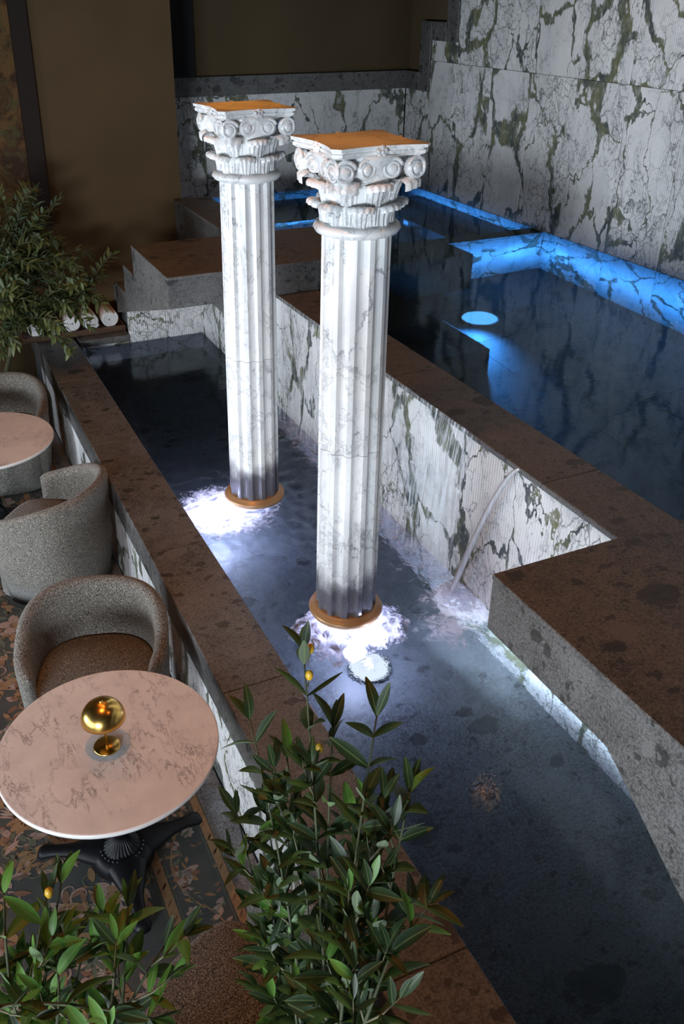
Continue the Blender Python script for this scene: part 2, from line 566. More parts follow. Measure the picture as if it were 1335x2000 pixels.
def obj(name, me, parent=None, loc=(0, 0, 0), rot=(0, 0, 0), scale=None):
    o = bpy.data.objects.new(name, me)
    COL.objects.link(o)
    if parent is not None:
        o.parent = parent
    o.location = loc
    o.rotation_euler = rot
    if scale:
        o.scale = scale if isinstance(scale, tuple) else (scale,) * 3
    return o


def thing(name, loc, label, cat, group=None, rz=0.0, kind=None):
    o = obj(name, None, None, loc, (0, 0, rz))
    o.empty_display_size = .1
    return tag(o, label, cat, group, kind)


def mesh(vs, fs, mats, smooth=False, midx=None, name='mesh'):
    me = bpy.data.meshes.new(name)
    me.from_pydata([tuple(v) for v in vs], [], fs)
    for m in (mats if isinstance(mats, (list, tuple)) else [mats]):
        me.materials.append(m)
    if midx:
        me.polygons.foreach_set('material_index', midx)
    if smooth:
        me.polygons.foreach_set('use_smooth', [True] * len(me.polygons))
    me.update()
    return me


def box_me(x0, x1, y0, y1, z0, z1, mat, bev=0.0):
    bm = bmesh.new()
    bmesh.ops.create_cube(bm, size=1)
    for v in bm.verts:
        v.co = Vector((x0 + (v.co.x + .5) * (x1 - x0), y0 + (v.co.y + .5) * (y1 - y0), z0 + (v.co.z + .5) * (z1 - z0)))
    if bev:
        bmesh.ops.bevel(bm, geom=list(bm.edges), offset=bev, segments=1, affect='EDGES')
    me = bpy.data.meshes.new('mesh')
    bm.to_mesh(me)
    bm.free()
    me.materials.append(mat)
    return me


def box(name, x0, x1, y0, y1, z0, z1, mat, parent=None, bev=0.0, kind=None):
    """box with its origin at its own centre; parents used here sit at the world origin"""
    cx, cy, cz = (x0 + x1) / 2, (y0 + y1) / 2, (z0 + z1) / 2
    o = obj(name, box_me(x0 - cx, x1 - cx, y0 - cy, y1 - cy, z0 - cz, z1 - cz, mat, bev), parent, (cx, cy, cz))
    if parent is not None:
        o.location = Vector((cx, cy, cz)) - parent.location
    if kind:
        o['kind'] = kind
    return o


def prism(pts, axis, a, b_, mat, smooth=False):
    """polygon pts (2D) extruded along axis; X: pts=(y,z)  Z: pts=(x,y)"""
    n = len(pts)
    mk = (lambda p, t: (t, p[0], p[1])) if axis == 'X' else (lambda p, t: (p[0], p[1], t))
    vs = [mk(p, a) for p in pts] + [mk(p, b_) for p in pts]
    fs = [tuple(range(n)), tuple(range(2 * n - 1, n - 1, -1))] + [(i, i + n, (i + 1) % n + n, (i + 1) % n) for i in range(n)]
    me = mesh(vs, fs, mat, smooth)
    bm = bmesh.new()
    bm.from_mesh(me)
    bmesh.ops.recalc_face_normals(bm, faces=bm.faces)
    bm.to_mesh(me)
    bm.free()
    return me


def lathe(prof, n, mat, smooth=True):
    vs, fs = [], []
    for (r, z) in prof:
        for i in range(n):
            a = 2 * math.pi * i / n
            vs.append((r * math.cos(a), r * math.sin(a), z))
    for j in range(len(prof) - 1):
        for i in range(n):
            k = (i + 1) % n
            fs.append((j * n + i, j * n + k, (j + 1) * n + k, (j + 1) * n + i))
    if prof[0][0] > 1e-4:
        fs.append(tuple(range(n - 1, -1, -1)))
    if prof[-1][0] > 1e-4:
        fs.append(tuple(range((len(prof) - 1) * n, len(prof) * n)))
    return mesh(vs, fs, mat, smooth)


def tube_geo(path, rads, n=6, vs=None, fs=None, caps=True):
    vs = [] if vs is None else vs
    fs = [] if fs is None else fs
    path = [Vector(p) for p in path]
    m = len(path)
    base = len(vs)
    up = None
    for i, p in enumerate(path):
        t = (path[min(i + 1, m - 1)] - path[max(i - 1, 0)])
        t = t.normalized() if t.length > 1e-9 else Vector((0, 0, 1))
        if up is None:
            up = t.orthogonal().normalized()
        else:
            up = (up - t * up.dot(t))
            up = up.normalized() if up.length > 1e-6 else t.orthogonal().normalized()
        s = t.cross(up)
        r = rads[i] if isinstance(rads, (list, tuple)) else rads
        for k in range(n):
            a = 2 * math.pi * k / n
            vs.append(p + up * (r * math.cos(a)) + s * (r * math.sin(a)))
    for i in range(m - 1):
        for k in range(n):
            k2 = (k + 1) % n
            fs.append((base + i * n + k, base + i * n + k2, base + (i + 1) * n + k2, base + (i + 1) * n + k))
    if caps:
        fs.append(tuple(base + k for k in range(n - 1, -1, -1)))
        fs.append(tuple(base + (m - 1) * n + k for k in range(n)))
    return vs, fs


def tube(path, rads, mat, n=6):
    vs, fs = tube_geo(path, rads, n)
    return mesh(vs, fs, mat, True)


def bez(p0, p1, p2, n=8):
    p0, p1, p2 = Vector(p0), Vector(p1), Vector(p2)
    return [p0 * (1 - t) ** 2 + p1 * 2 * t * (1 - t) + p2 * t * t for t in [i / n for i in range(n + 1)]]


# ------------------------------------------------------------------ levels of the place
ZC = .68      # low coping top
ZW = .60      # lower water
XO, XI = .945, 1.275
XCW = 2.455   # face of the cascade wall
ZU = 1.51     # upper coping top
ZUW = 1.497   # upper water
XUI = 2.775
XR = 5.49     # right marble wall
YB = 9.30     # back marble wall
YF = 7.72     # far end wall of the lower pool
ZP, ZPB = 1.74, 1.505   # landing slabs
XP = 1.62
FL_LOW, FL_UP = .20, .29

# ------------------------------------------------------------------ shell
floor = box('floor', -4, XO - .002, -1.5, 8.3, -.1, 0, STONE2, kind='structure')
pool_floor = box('floor', XI - .1, XCW + .1, -1.2, YF + .2, .10, FL_LOW, STONE2, kind='structure')
pool_floor['label'] = 'grey stone bed of the lower pool'
up_floor = obj('floor', None)
tag(up_floor, 'grey stone bed of the raised pool', None, None, 'structure')
for i in range(5):
    for j in range(5):
        x0 = 2.76 + i * .56
        y0 = .2 + j * 1.3
        if y0 < 6.6:
            box('floor_tile', x0 + .002, min(x0 + .558, XR + .02), y0 + .002, min(y0 + 1.298, 6.68), FL_UP - .08, FL_UP, STONE3, up_floor)
box('floor', 2.5, XR + .05, 6.86, YB + .1, -.10, 0.0, STONE3, kind='structure')['label'] = 'stone bed of the back basin'

wall_left = box('wall_left', -4, 2.50, 8.30, 8.42, 0, 5.6, BROWN, kind='structure')
wall_back = obj('wall_back', None)
tag(wall_back, 'back wall with olive cloth above a marble dado', None, None, 'structure')
box('upper_wall', 2.3, XR + .1, YB + .06, YB + .16, 1.0, 5.6, OLIVE, wall_back)
box('recess_shade_panel', 2.40, 3.02, YB - .02, YB + .06, 2.715, 5.6, RECESS_SHADE, wall_back)  # dark sheet standing for the shadow gap
box('recess_shade_side', 2.42, 2.50, 8.42, YB + .06, 1.0, 5.6, RECESS_SHADE, wall_back)
x = 2.5
while x < XR - .05:
    x1 = min(x + .60, XR - .01)
    box('marble_panel', x + .0015, x1 - .0015, YB, YB + .05, .0, 2.53, MARB, wall_back, .002)
    x = x1
x = 2.5
while x < XR - .05:
    x1 = min(x + 1.2, XR - .01)
    box('stone_capping', x + .001, x1 - .001, YB - .02, YB + .06, 2.53, 2.715, STONE, wall_back, .003)
    x = x1

wall_right = obj('wall_right', None)
tag(wall_right, 'tall right wall of ribbed green-veined marble slabs', None, None, 'structure')
box('upper_wall', XR + .06, XR + .16, -1.5, YB + .1, .2, 5.6, OLIVE, wall_right)
ys = [9.30, 8.81, 8.32]
while ys[-1] > -1.0:
    ys.append(ys[-1] - .62)
for i in range(len(ys) - 1):
    y1, y0 = ys[i], ys[i + 1]
    tops = 2.53 if i == 0 else (3.04 if i == 1 else 5.2)
    rows = [(.0, 1.50), (1.50, 2.842), (2.842, 4.18), (4.18, 5.4)]
    for (z0, z1) in rows:
        z1 = min(z1, tops)
        if z1 - z0 > .05:
            box('marble_panel', XR, XR + .05, y0 + .0015, y1 - .0015, z0 + .0015, z1 - .0015, MARB, wall_right, .002)
for (y0, y1, z0, z1) in ((9.02, 9.30, 2.53, 2.715), (8.81, 9.02, 2.53, 3.22), (8.53, 8.81, 3.04, 3.22), (8.32, 8.53, 3.04, 5.4)):
    box('stone_capping', XR - .02, XR + .06, y0, y1 - .001, z0, z1 - .001, STONE, wall_right, .003)

# low wall between lounge and pool
low_wall = obj('wall_low', None)
tag(low_wall, 'low wall round the lounge side of the pool', None, None, 'structure')
box('wall_core', XO + .02, XI - .012, -1.2, YF + .55, 0, ZC - .19, STONE2, low_wall)
y = -1.2
k = 0
while y < YF + .5:
    y1 = min(y + (1.22 if k % 2 else 1.46), YF + .55)
    box('coping_slab', XO, XI, y + .001, y1 - .001, ZC - .19, ZC, STONE, low_wall, .004)
    y = y1
    k += 1
y = -1.0
while y < YF:
    box('marble_panel', XO + .006, XO + .024, y + .0015, y + .7985, .002, ZC - .191, MARB, low_wall, .001)
    y += .8
box('pool_lining', XI - .012, XI - .001, -1.2, YF + .2, .1, ZC - .19, STONE2, low_wall)

# far end of the lower pool
wall_far = obj('wall_pool_end', None)
tag(wall_far, 'white ribbed marble end wall of the lower pool', None, None, 'structure')
for (x0, x1) in ((XI - .01, 1.76),):
    box('ledge_slab', x0 + .03, x1 + .0, YF - .01, 8.30, ZC - .06, ZC, STONE, wall_far, .004)
    box('marble_panel', x0, x1 - .002, YF, YF + .04, .1, ZC - .06, MARB, wall_far, .001)
box('ledge_slab', XO, XI + .02, YF + .55, 8.30, ZC - .19, ZC, STONE, wall_far, .004)
for (x0, x1) in ((1.762, 2.11), (2.113, 2.46)):
    box('marble_panel', x0, x1, YF, YF + .05, .1, .985, MARB, wall_far, .002)
box('end_block', 1.78, 2.455, YF + .05, 8.30, 0, 1.0, STONE2, wall_far)

# cascade wall
wall_cas = obj('wall_cascade', None)
tag(wall_cas, 'marble wall between raised pool and lower pool', None, None, 'structure')
y = -1.2
for (q0, q1) in ((6.792, 7.25), (7.25, YF - .002)):
    box('marble_panel', XCW, XCW + .03, q0, q1 - .002, .1, 1.0, MARBW, wall_cas, .001)
while y < 6.78:
    y1 = min(y + .92, 6.79)
    box('marble_panel', XCW, XCW + .03, y + .0015, y1 - .0015, .1, ZU - .032, MARBW, wall_cas, .001)
    y = y1
box('wall_core', XCW + .03, XUI - .03, -1.2, 6.79, .1, ZU - .032, STONE2, wall_cas)
box('pool_lining', XUI - .03, XUI - .012, -1.2, 6.7, .2, ZU - .032, STONE2, wall_cas)
y = 0.0
k = 0
while y < 6.7:
    y1 = min(y + 1.38, 6.79)
    box('coping_slab', XCW - .012, XUI, y + .001, y1 - .001, ZU - .031, ZU, STONE, wall_cas, .004)
    y = y1

# divider of the raised pool, submerged slab and steps
divider = obj('wall_pool_divider', None)
tag(divider, 'submerged marble end wall of the raised pool', None, None, 'structure')
x = XUI - .01
while x < XR - .05:
    x1 = min(x + .685, XR - .002)
    box('marble_panel', x + .001, x1 - .001, 6.66, 6.70, FL_UP, 1.475, MARB, divider, .001)
    x = x1
box('divider_core', XUI - .02, XR - .002, 6.70, 6.85, 0.0, 1.475, STONE2, divider)
steps = thing('pool_step', (2.75, 5.7, FL_UP), 'dark submerged stone steps beside the coping in the raised pool', 'step')
for i, (x1, y0, z1) in enumerate(((3.72, 4.93, .70), (3.50, 5.25, 1.05), (3.22, 5.50, 1.38))):
    me = box_me(0.04, x1 - 2.75, y0 - 5.7, 6.20 - 5.7, 0 if i == 0 else (.41, .76)[i - 1], z1 - FL_UP, STONE3, .005)
    obj('tread', me, steps)
sub = thing('pool_bench', (3.6, 6.4, FL_UP), 'dark submerged stone bench against the end wall of the raised pool', 'bench')
obj('seat', box_me(-.82, .86, -.12, .255, .20, 1.17, STONE3, .005), sub)
for xx in (-.7, .7):
    obj('support', box_me(xx - .05, xx + .05, -.02, .25, 0, .20, STONE2), sub)

# landings with flights of steps at both ends


def landing(name, label, yfront, sgn, x0, x1, xf, kink, yend, zend):
    """landing slab with a flight of steps below; profile (distance from front edge, height)"""
    zt = ZPB + .008
    top = [(kink, zt), (.96, zt)]
    z, yy = ZP, .96
    while yy < yend - .01:
        z -= .24
        if z < zt:
            top.append((yy, z))
        yy = min(yy + .35, yend)
        top.append((yy, min(z, zt)))
    t = thing(name, (x0, yfront, 0), label, 'stairs')
    fl = top + [(yend, zend)]
    if kink > 0:
        fl = top[1:] + [(yend, zend), (kink, zt)]
    obj('flight', prism([(sgn * p[0], p[1]) for p in fl], 'X', 0.0, xf - x0, STONE), t)
    y0, y1 = sorted((0, sgn * .96))
    obj('landing_slab', box_me(0, x1 - x0, y0, y1, zt + .0005, ZP - .022, STONE), t)
    y0, y1 = sorted((-.004 * sgn, sgn * .964))
    for i in range(2):
        a = (x1 - x0) * i / 2
        b_ = (x1 - x0) * (i + 1) / 2
        obj('paving_slab', box_me(a - (.004 if i == 0 else -.001), b_ - .001, y0, y1, ZP - .022, ZP, STONE, .003), t)
    return t


landing('stone_landing', 'brown topped stone landing jutting over the near end of the pool', 2.0, -1, XP, 3.5, 2.44, .61, 1.90, .635)
landing('stone_landing', 'stone landing behind the two columns at the far end of the pool', 5.82, 1, XP, 3.25, 2.42, 0.0, 1.66, .985)
ub = thing('stone_upstand', (2.43, 6.80, 0), 'dark stone upstand behind the far landing beside the brown wall', 'ledge')
obj('body', box_me(0, .33, 0, 1.49, 1.005, ZP - .02, STONE, .003), ub)
obj('top_slab', box_me(-.004, .334, 0, 1.49, ZP - .02, ZP, STONE, .003), ub)

# ------------------------------------------------------------------ water
NC, FC = (1.744, 3.30), (1.744, 4.57)
WATER_L = mat_water('lower_pool_water', (.80, .90, .96, 1), .05,
                    [(NC[0], NC[1] - .05, .31, 1.0), (FC[0] - .22, FC[1] - .02, .46, 1.0), (FC[0] - .42, FC[1] + .0, .28, .95), (2.40, 3.15, .34, .95), (2.2, 3.0, .3, .6)], (2.02, 2.50, 2.6, 5.9))
WATER_U = mat_water('raised_pool_water', (.70, .83, .90, 1), .022, [])


def grid_me(x0, x1, y0, y1, nx, ny, mat, zf=None):
    vs = [(x0 + (x1 - x0) * i / nx, y0 + (y1 - y0) * j / ny, 0) for j in range(ny + 1) for i in range(nx + 1)]
    if zf:
        vs = [(v[0], v[1], zf(v[0], v[1])) for v in vs]
    fs = [(j * (nx + 1) + i, j * (nx + 1) + i + 1, (j + 1) * (nx + 1) + i + 1, (j + 1) * (nx + 1) + i) for j in range(ny) for i in range(nx)]
    return mesh(vs, fs, mat, True)


def wave(x, y):
    a = 0
    for (cx, cy, rad, am) in ((NC[0], NC[1] + .1, .6, .014), (FC[0] - .1, FC[1], .85, .020), (2.4, 3.15, .6, .018), (2.4, 4.2, .7, .010), (2.4, 5.2, .7, .010)):
        d = math.hypot(x - cx, y - cy)
        if d < rad:
            a = max(a, am * (1 - d / rad))
    return a * (mnoise.noise(Vector((x * 14, y * 14, 0))) + .6 * mnoise.noise(Vector((x * 33, y * 33, 4)))) if a else 0


wl = obj('pool_water', grid_me(XI - .002, XCW + .002, -1.2, YF + .001, 70, 420, WATER_L, wave), None, (0, 0, ZW))
tag(wl, 'clear rippled water of the lower pool churning round both columns', 'water', None, 'stuff')
wu = obj('pool_water', grid_me(XUI - .004, XR - .001, -1.2, YB - .004, 2, 2, WATER_U), None, (0, 0, ZUW))
tag(wu, 'still dark water of the raised pool glowing blue by marble wall', 'water', None, 'stuff')

# ------------------------------------------------------------------ lamps under water, and fill points added in the foam
VIO = (.62, .66, 1.0)
point('uplight_or_foam_fill', (NC[0] - .02, NC[1] - .16, .42), 8, VIO, .06)
point('uplight_or_foam_fill', (NC[0] - .02, NC[1] - .10, .622), 9, VIO, .02)  # this and the next are added inside the foam so it glows
point('uplight_or_foam_fill', (NC[0] + .06, NC[1] - .24, .618), 6, VIO, .02)
point('uplight_or_foam_fill', (FC[0] - .26, FC[1] - .02, .42), 15, VIO, .06)
point('uplight_or_foam_fill', (FC[0] - .20, FC[1] - .03, .622), 10, VIO, .02)  # two more points added above the water to brighten the far foam
point('uplight_or_foam_fill', (FC[0] - .34, FC[1] - .03, .615), 8, VIO, .02)
area('under_landing_strip', (2.27, 2.02, .50), (2.46, 2.02, .49), 1.3, .12, 2.6, (.72, .84, 1.0), 130)
area('under_fall_strip', (2.2, 2.9, .46), (2.46, 2.95, .4), .6, .1, 3.2, (.72, .84, 1.0), 160)


def pool_lamp(name, loc, lens, label, r=.105):
    t = thing(name, loc, label, 'lamp')
    obj('housing', lathe([(r * 1.06, 0), (r * 1.08, .012), (r * 1.0, .022), (r * .90, .024)], 28, STEEL), t)
    obj('lens', lathe([(r * .98, .022), (r * .9, .032), (r * .6, .042), (r * .001, .047)], 28, lens), t)
    return t


lp = pool_lamp('pool_lamp', (1.80, 3.13, FL_LOW), WHITEL, 'round white perforated lamp under water in front of near column')
rnd = random.Random(4)
vs, fs = [], []
for i in range(70):
    a, rr = rnd.uniform(0, 6.28), .075 * math.sqrt(rnd.random())
    c = Vector((rr * math.cos(a), rr * math.sin(a), .047 - rr * rr * 2.2 + .002))
    k0 = len(vs)
    for q in range(6):
        vs.append(c + Vector((.0026 * math.cos(q * 1.047), .0026 * math.sin(q * 1.047), 0)))
    fs.append(tuple(range(k0, k0 + 6)))
tag(obj('perforation', mesh(vs, fs, LAMPG), lp), kind='stuff')
point('pool_lamp_light', (1.80, 3.13, .262), 1.8, VIO, .012)
pool_lamp('pool_lamp', (4.236, 5.80, FL_UP), BLUEL, 'round blue lamp on the bed of the raised pool', .15)
BLUE = (.06, .34, 1.0)
spot('pool_lamp_light', (4.15, 5.70, .62), (3.70, 5.25, .29), 190, BLUE, 90, .9, .06)
area('raised_pool_strip', (5.02, 4.75, .90), (5.49, 4.75, .90), 3.7, .30, 25, BLUE, 150)
area('raised_pool_strip', (4.98, 6.25, .90), (4.98, 6.66, .90), .9, .3, 7, BLUE, 170)
for (nm, bx, loc, lb) in (('pool_bench', (-1.30, 1.17, 0, .36), (3.93, 8.93, 0), 'dark submerged bench along the back wall lit blue from below'), ('pool_bench', (0, .36, -.9, .98), (5.12, 7.92, 0), 'dark submerged bench along the right wall lit blue from below')):
    t = thing(nm, loc, lb, 'bench')
    obj('seat', box_me(bx[0], bx[1], bx[2], bx[3], .50, 1.13, STONE3, .005), t)
    for k in (.15, .85):
        if nm and bx[0] < -1:
            x_ = bx[0] + (bx[1] - bx[0]) * k
            obj('support', box_me(x_ - .05, x_ + .05, .05, .33, 0, .50, STONE3), t)
        else:
            y_ = bx[2] + (bx[3] - bx[2]) * k
            obj('support', box_me(.05, .33, y_ - .05, y_ + .05, 0, .50, STONE3), t)
area('back_basin_strip', (4.0, 8.94, .25), (4.0, 9.3, .24), 2.4, .14, 26, BLUE, 150)
area('back_basin_strip', (5.13, 7.95, .25), (5.49, 7.95, .24), 1.7, .14, 14, BLUE, 150)
area('back_basin_strip', (5.25, 7.95, 1.20), (5.49, 7.95, 1.27), 2.0, .06, 5, BLUE, 140)
area('back_basin_strip', (4.0, 9.05, 1.20), (4.0, 9.3, 1.27), 2.4, .06, 2, BLUE, 140)

# ------------------------------------------------------------------ foam and falling water


def foam_mound(name, loc, rx, ry, h, seed, label):
    r_ = random.Random(seed)
    n, m = 72, 18
    vs, fs = [(0, 0, h)], []
    off = r_.uniform(0, 50)
    for j in range(1, m + 1):
        for i in range(n):
            a = 2 * math.pi * i / n
            wob = 1 + .30 * mnoise.noise(Vector((math.cos(a) * 1.6 + off, math.sin(a) * 1.6, 0))) + .14 * mnoise.noise(Vector((math.cos(a) * 5 + off, math.sin(a) * 5, 3)))
            t = j / m
            x_, y_ = rx * t * wob * math.cos(a), ry * t * wob * math.sin(a)
            z = h * (1 - t ** 1.6) + .026 * (1 - t * .8) * mnoise.noise(Vector((x_ * 24 + off, y_ * 24, 1))) + .014 * mnoise.noise(Vector((x_ * 60, y_ * 60 + off, 2)))
            vs.append((x_, y_, max(z, -.012 if j == m else -.004)))
    for i in range(n):
        fs.append((0, 1 + i, 1 + (i + 1) % n))
    for j in range(m - 1):
        for i in range(n):
            a, b_ = 1 + j * n + i, 1 + j * n + (i + 1) % n
            fs.append((a, a + n, b_ + n, b_))
    o = obj(name, mesh(vs, fs, FOAM, True), None, loc)
    return tag(o, label, 'foam', None, 'stuff')


foam_mound('water_foam', (NC[0] - .01, NC[1] - .09, ZW), .29, .28, .06, 1, 'white boiling foam under the foot of the near column')
foam_mound('water_foam', (FC[0] - .20, FC[1] - .03, ZW), .37, .22, .055, 2, 'white boiling foam under the foot of the far column')
foam_mound('water_foam', (2.37, 3.20, ZW), .13, .17, .025, 3, 'white splash where the thin jet hits the lower pool')


def fall_sheet(name, y0, y1, mat, label, seed):
    ny, nz = 40, 14
    vs, fs = [], []
    for j in range(nz + 1):
        t = j / nz
        z = ZU + .004 - t * (ZU - ZW)
        for i in range(ny + 1):
            s = i / ny
            yy = y0 + (y1 - y0) * s
            xx = XCW - .016 - .085 * t ** .8 - .008 * mnoise.noise(Vector((yy * 9, t * 2, seed)))
            vs.append((xx, yy - y0, z))
    for j in range(nz):
        for i in range(ny):
            a = j * (ny + 1) + i
            fs.append((a, a + 1, a + ny + 2, a + ny + 1))
    o = obj(name, mesh(vs, fs, mat, True), None, (0, y0, 0))
    return tag(o, label, 'water', None, 'stuff')


fall_sheet('waterfall', 3.29, 4.30, FALL, 'thin sheet of water running down the marble right of near column', 1)
fall_sheet('waterfall', 4.75, 5.79, FALL, 'thin sheet of water running down the marble between the columns', 2)
p = bez((XCW - .014, 2.915, ZU), (XCW - .06, 3.00, ZU - .05), (2.36, 3.25, ZW), 14)
vs, fs = [], []
for i, q in enumerate(p):
    w_ = .013 + .012 * i / 14
    for dy, dx in ((-w_, 0), (0, -.008), (w_, 0), (0, .008)):
        vs.append((q.x + dx - 2.4, q.y + dy - 3.0, q.z))
for i in range(len(p) - 1):
    for k in range(4):
        a, b_ = i * 4 + k, i * 4 + (k + 1) % 4
        fs.append((a, b_, b_ + 4, a + 4))
tag(obj('water_jet', mesh(vs, fs, JET, True), None, (2.4, 3.0, 0)), 'narrow falling jet of water beside the near stone landing', 'water')

# ------------------------------------------------------------------ columns
Z0 = .655


def shaft_me(z0, z1, r0, r1, mat):
    nf, sub_ = 12, 10
    n = nf * sub_
    nz = 2
    vs, fs = [], []
    for j in range(nz + 1):
        t = j / nz
        rr = r0 + (r1 - r0) * t
        for i in range(n):
            a = 2 * math.pi * (i + .5) / n
            u = (i % sub_) / (sub_ - 1)
            if u < .2 or u > .8:
                d = 0
            else:
                v = (u - .5) / .3
                d = .017 * math.sqrt(max(0, 1 - v * v)) ** .8
            vs.append(((rr - d) * math.cos(a), (rr - d) * math.sin(a), z0 + (z1 - z0) * t))
    for j in range(nz):
        for i in range(n):
            k = (i + 1) % n
            fs.append((j * n + i, j * n + k, (j + 1) * n + k, (j + 1) * n + i))
    fs.append(tuple(range(n - 1, -1, -1)))
    fs.append(tuple(range(nz * n, (nz + 1) * n)))
    return mesh(vs, fs, mat)


def bell(z):
    """radius of the capital's bell at height z (0..0.29)"""
    t = max(0, min(1, z / .29))
    return .140 + .010 * t + .050 * t ** 2.6


def acanthus_me(h, w, reach, mat):
    nu, nv = 22, 16
    vs, fs = [], []
    for j in range(nv + 1):
        v = j / nv
        if v < .74:
            q = v / .74
            z = h * q
            out_ = .010 + .016 * q ** 3
        else:
            q = (v - .74) / .26
            a = q * math.pi * 1.08
            rr = reach * .42
            z = h + reach * .34 * math.sin(a) - reach * .12 * q * q
            out_ = .026 + reach * .5 * (1 - math.cos(a)) * .9
        wid = w * (.80 + .28 * math.sin(min(1, v / .8) * math.pi * .6)) * (1 if v < .8 else 1 - .12 * (v - .8) / .2)
        for i in range(nu + 1):
            u = -1 + 2 * i / nu
            rib = .0075 * math.cos(u * math.pi * 5.0) * (1 - .3 * abs(u)) * (1 if v < .92 else .5)
            r = bell(min(z, .29)) + out_ + rib - .020 * u * u * (1 + v * .4)
            ang = u * wid / .17
            vs.append((r * math.cos(ang), r * math.sin(ang), z - .012 * u * u * v))
    for j in range(nv):
        for i in range(nu):
            a = j * (nu + 1) + i
            fs.append((a, a + 1, a + nu + 2, a + nu + 1))
    return mesh(vs, fs, mat, True)


def volute_me(R0, mat, flip=1):
    vs, fs = [], []
    pts, rads = [], []
    turns = 1.6
    N = 40
    for i in range(N + 1):
        t = i / N
        a = math.pi * .9 - t * turns * 2 * math.pi
        r = R0 * (1 - .60 * t)
        pts.append((0, flip * r * math.cos(a), r * math.sin(a)))
        rads.append(R0 * .19 * (1 - .45 * t))
    tube_geo(pts, rads, 8, vs, fs)
    n = 20
    for (rr, xx) in ((R0 * .94, -.030), (R0 * .94, -.002), (R0 * .5, .000), (R0 * .42, .008), (R0 * .28, .011)):
        b0 = len(vs)
        for i in range(n):
            a = 2 * math.pi * i / n
            vs.append((xx, rr * math.cos(a), rr * math.sin(a)))
        if rr != R0 * .94 or xx > -.01:
            for i in range(n):
                k = (i + 1) % n
                fs.append((b0 - n + i, b0 - n + k, b0 + k, b0 + i))
    fs.append(tuple(range(len(vs) - n, len(vs))))
    return mesh(vs, fs, mat, True)


def flower_me(mat):
    bm = bmesh.new()
    for i in range(5):
        a = 2 * math.pi * i / 5 + .3
        mtx = Matrix.Translation((.004, .016 * math.cos(a), .016 * math.sin(a))) @ Matrix.Diagonal((.009, .0125, .0125, 1))
        bmesh.ops.create_uvsphere(bm, u_segments=10, v_segments=6, radius=1, matrix=mtx)
    bmesh.ops.create_uvsphere(bm, u_segments=10, v_segments=6, radius=.008, matrix=Matrix.Translation((.010, 0, 0)))
    me = bpy.data.meshes.new('mesh')
    bm.to_mesh(me)
    bm.free()
    me.materials.append(mat)
    me.polygons.foreach_set('use_smooth', [True] * len(me.polygons))
    return me


def abacus_outline(half, dip, ch=.030, seg=10):
    pts = []
    for s in range(4):
        a0 = s * math.pi / 2
        ca, sa = math.cos(a0), math.sin(a0)
        for i in range(seg + 1):
            t = -1 + 2 * i / seg
            y = t * (half - ch)
            x = half - dip * (1 - t * t) - 0 * ch
            pts.append((x * ca - y * sa, x * sa + y * ca))
    return pts


def abacus_me(layers, mat, caps=True):
    vs, fs = [], []
    n = None
    for (half, dip, z) in layers:
        pts = abacus_outline(half, dip)
        n = len(pts)
        vs += [(p[0], p[1], z) for p in pts]
    for j in range(len(layers) - 1):
        for i in range(n):
            k = (i + 1) % n
            fs.append((j * n + i, j * n + k, (j + 1) * n + k, (j + 1) * n + i))
    fs.append(tuple(range(n - 1, -1, -1)))
    fs.append(tuple(range((len(layers) - 1) * n, len(layers) * n)))
    return mesh(vs, fs, mat)


H1, H2, H3 = 1.611 - Z0, 2.60 - Z0, 2.972 - Z0
ME_SH1 = shaft_me(.03, H1 - .001, .153, .150, CARR_FOOT)
ME_SH2 = shaft_me(H1 + .001, H2 + .01, .150, .146, CARR)
ME_RING = lathe([(.150, 0), (.182, .002), (.190, .018), (.182, .034), (.168, .036), (.166, .046), (.150, .048)], 56, RING)
zb = 2.645 - Z0
ME_AST = lathe([(.140, -.045), (.150, -.044), (.172, -.036), (.184, -.018), (.176, .0), (.160, .004), (.140, .006)], 64, CARR)
ME_BELL = lathe([(bell(z), z) for z in [i * .29 / 12 for i in range(13)]] + [(.10, .291)], 48, CARR)
ME_ABA = abacus_me([(.196, .030, .284), (.205, .030, .290), (.211, .030, .293), (.212, .030, .306), (.206, .030, .308), (.206, .030, .311), (.216, .030, .314), (.218, .030, .327)], CARR)
ME_L1 = acanthus_me(.084, .056, .044, CARR)
ME_L2 = acanthus_me(.160, .054, .050, CARR)
ME_L3 = acanthus_me(.166, .056, .088, CARR)
ME_V1 = volute_me(.045, CARR, 1)
ME_V1F = volute_me(.045, CARR, -1)
ME_V2 = volute_me(.042, CARR, 1)
ME_V2F = volute_me(.042, CARR, -1)
ME_FLO = flower_me(CARR)
CPART = {}


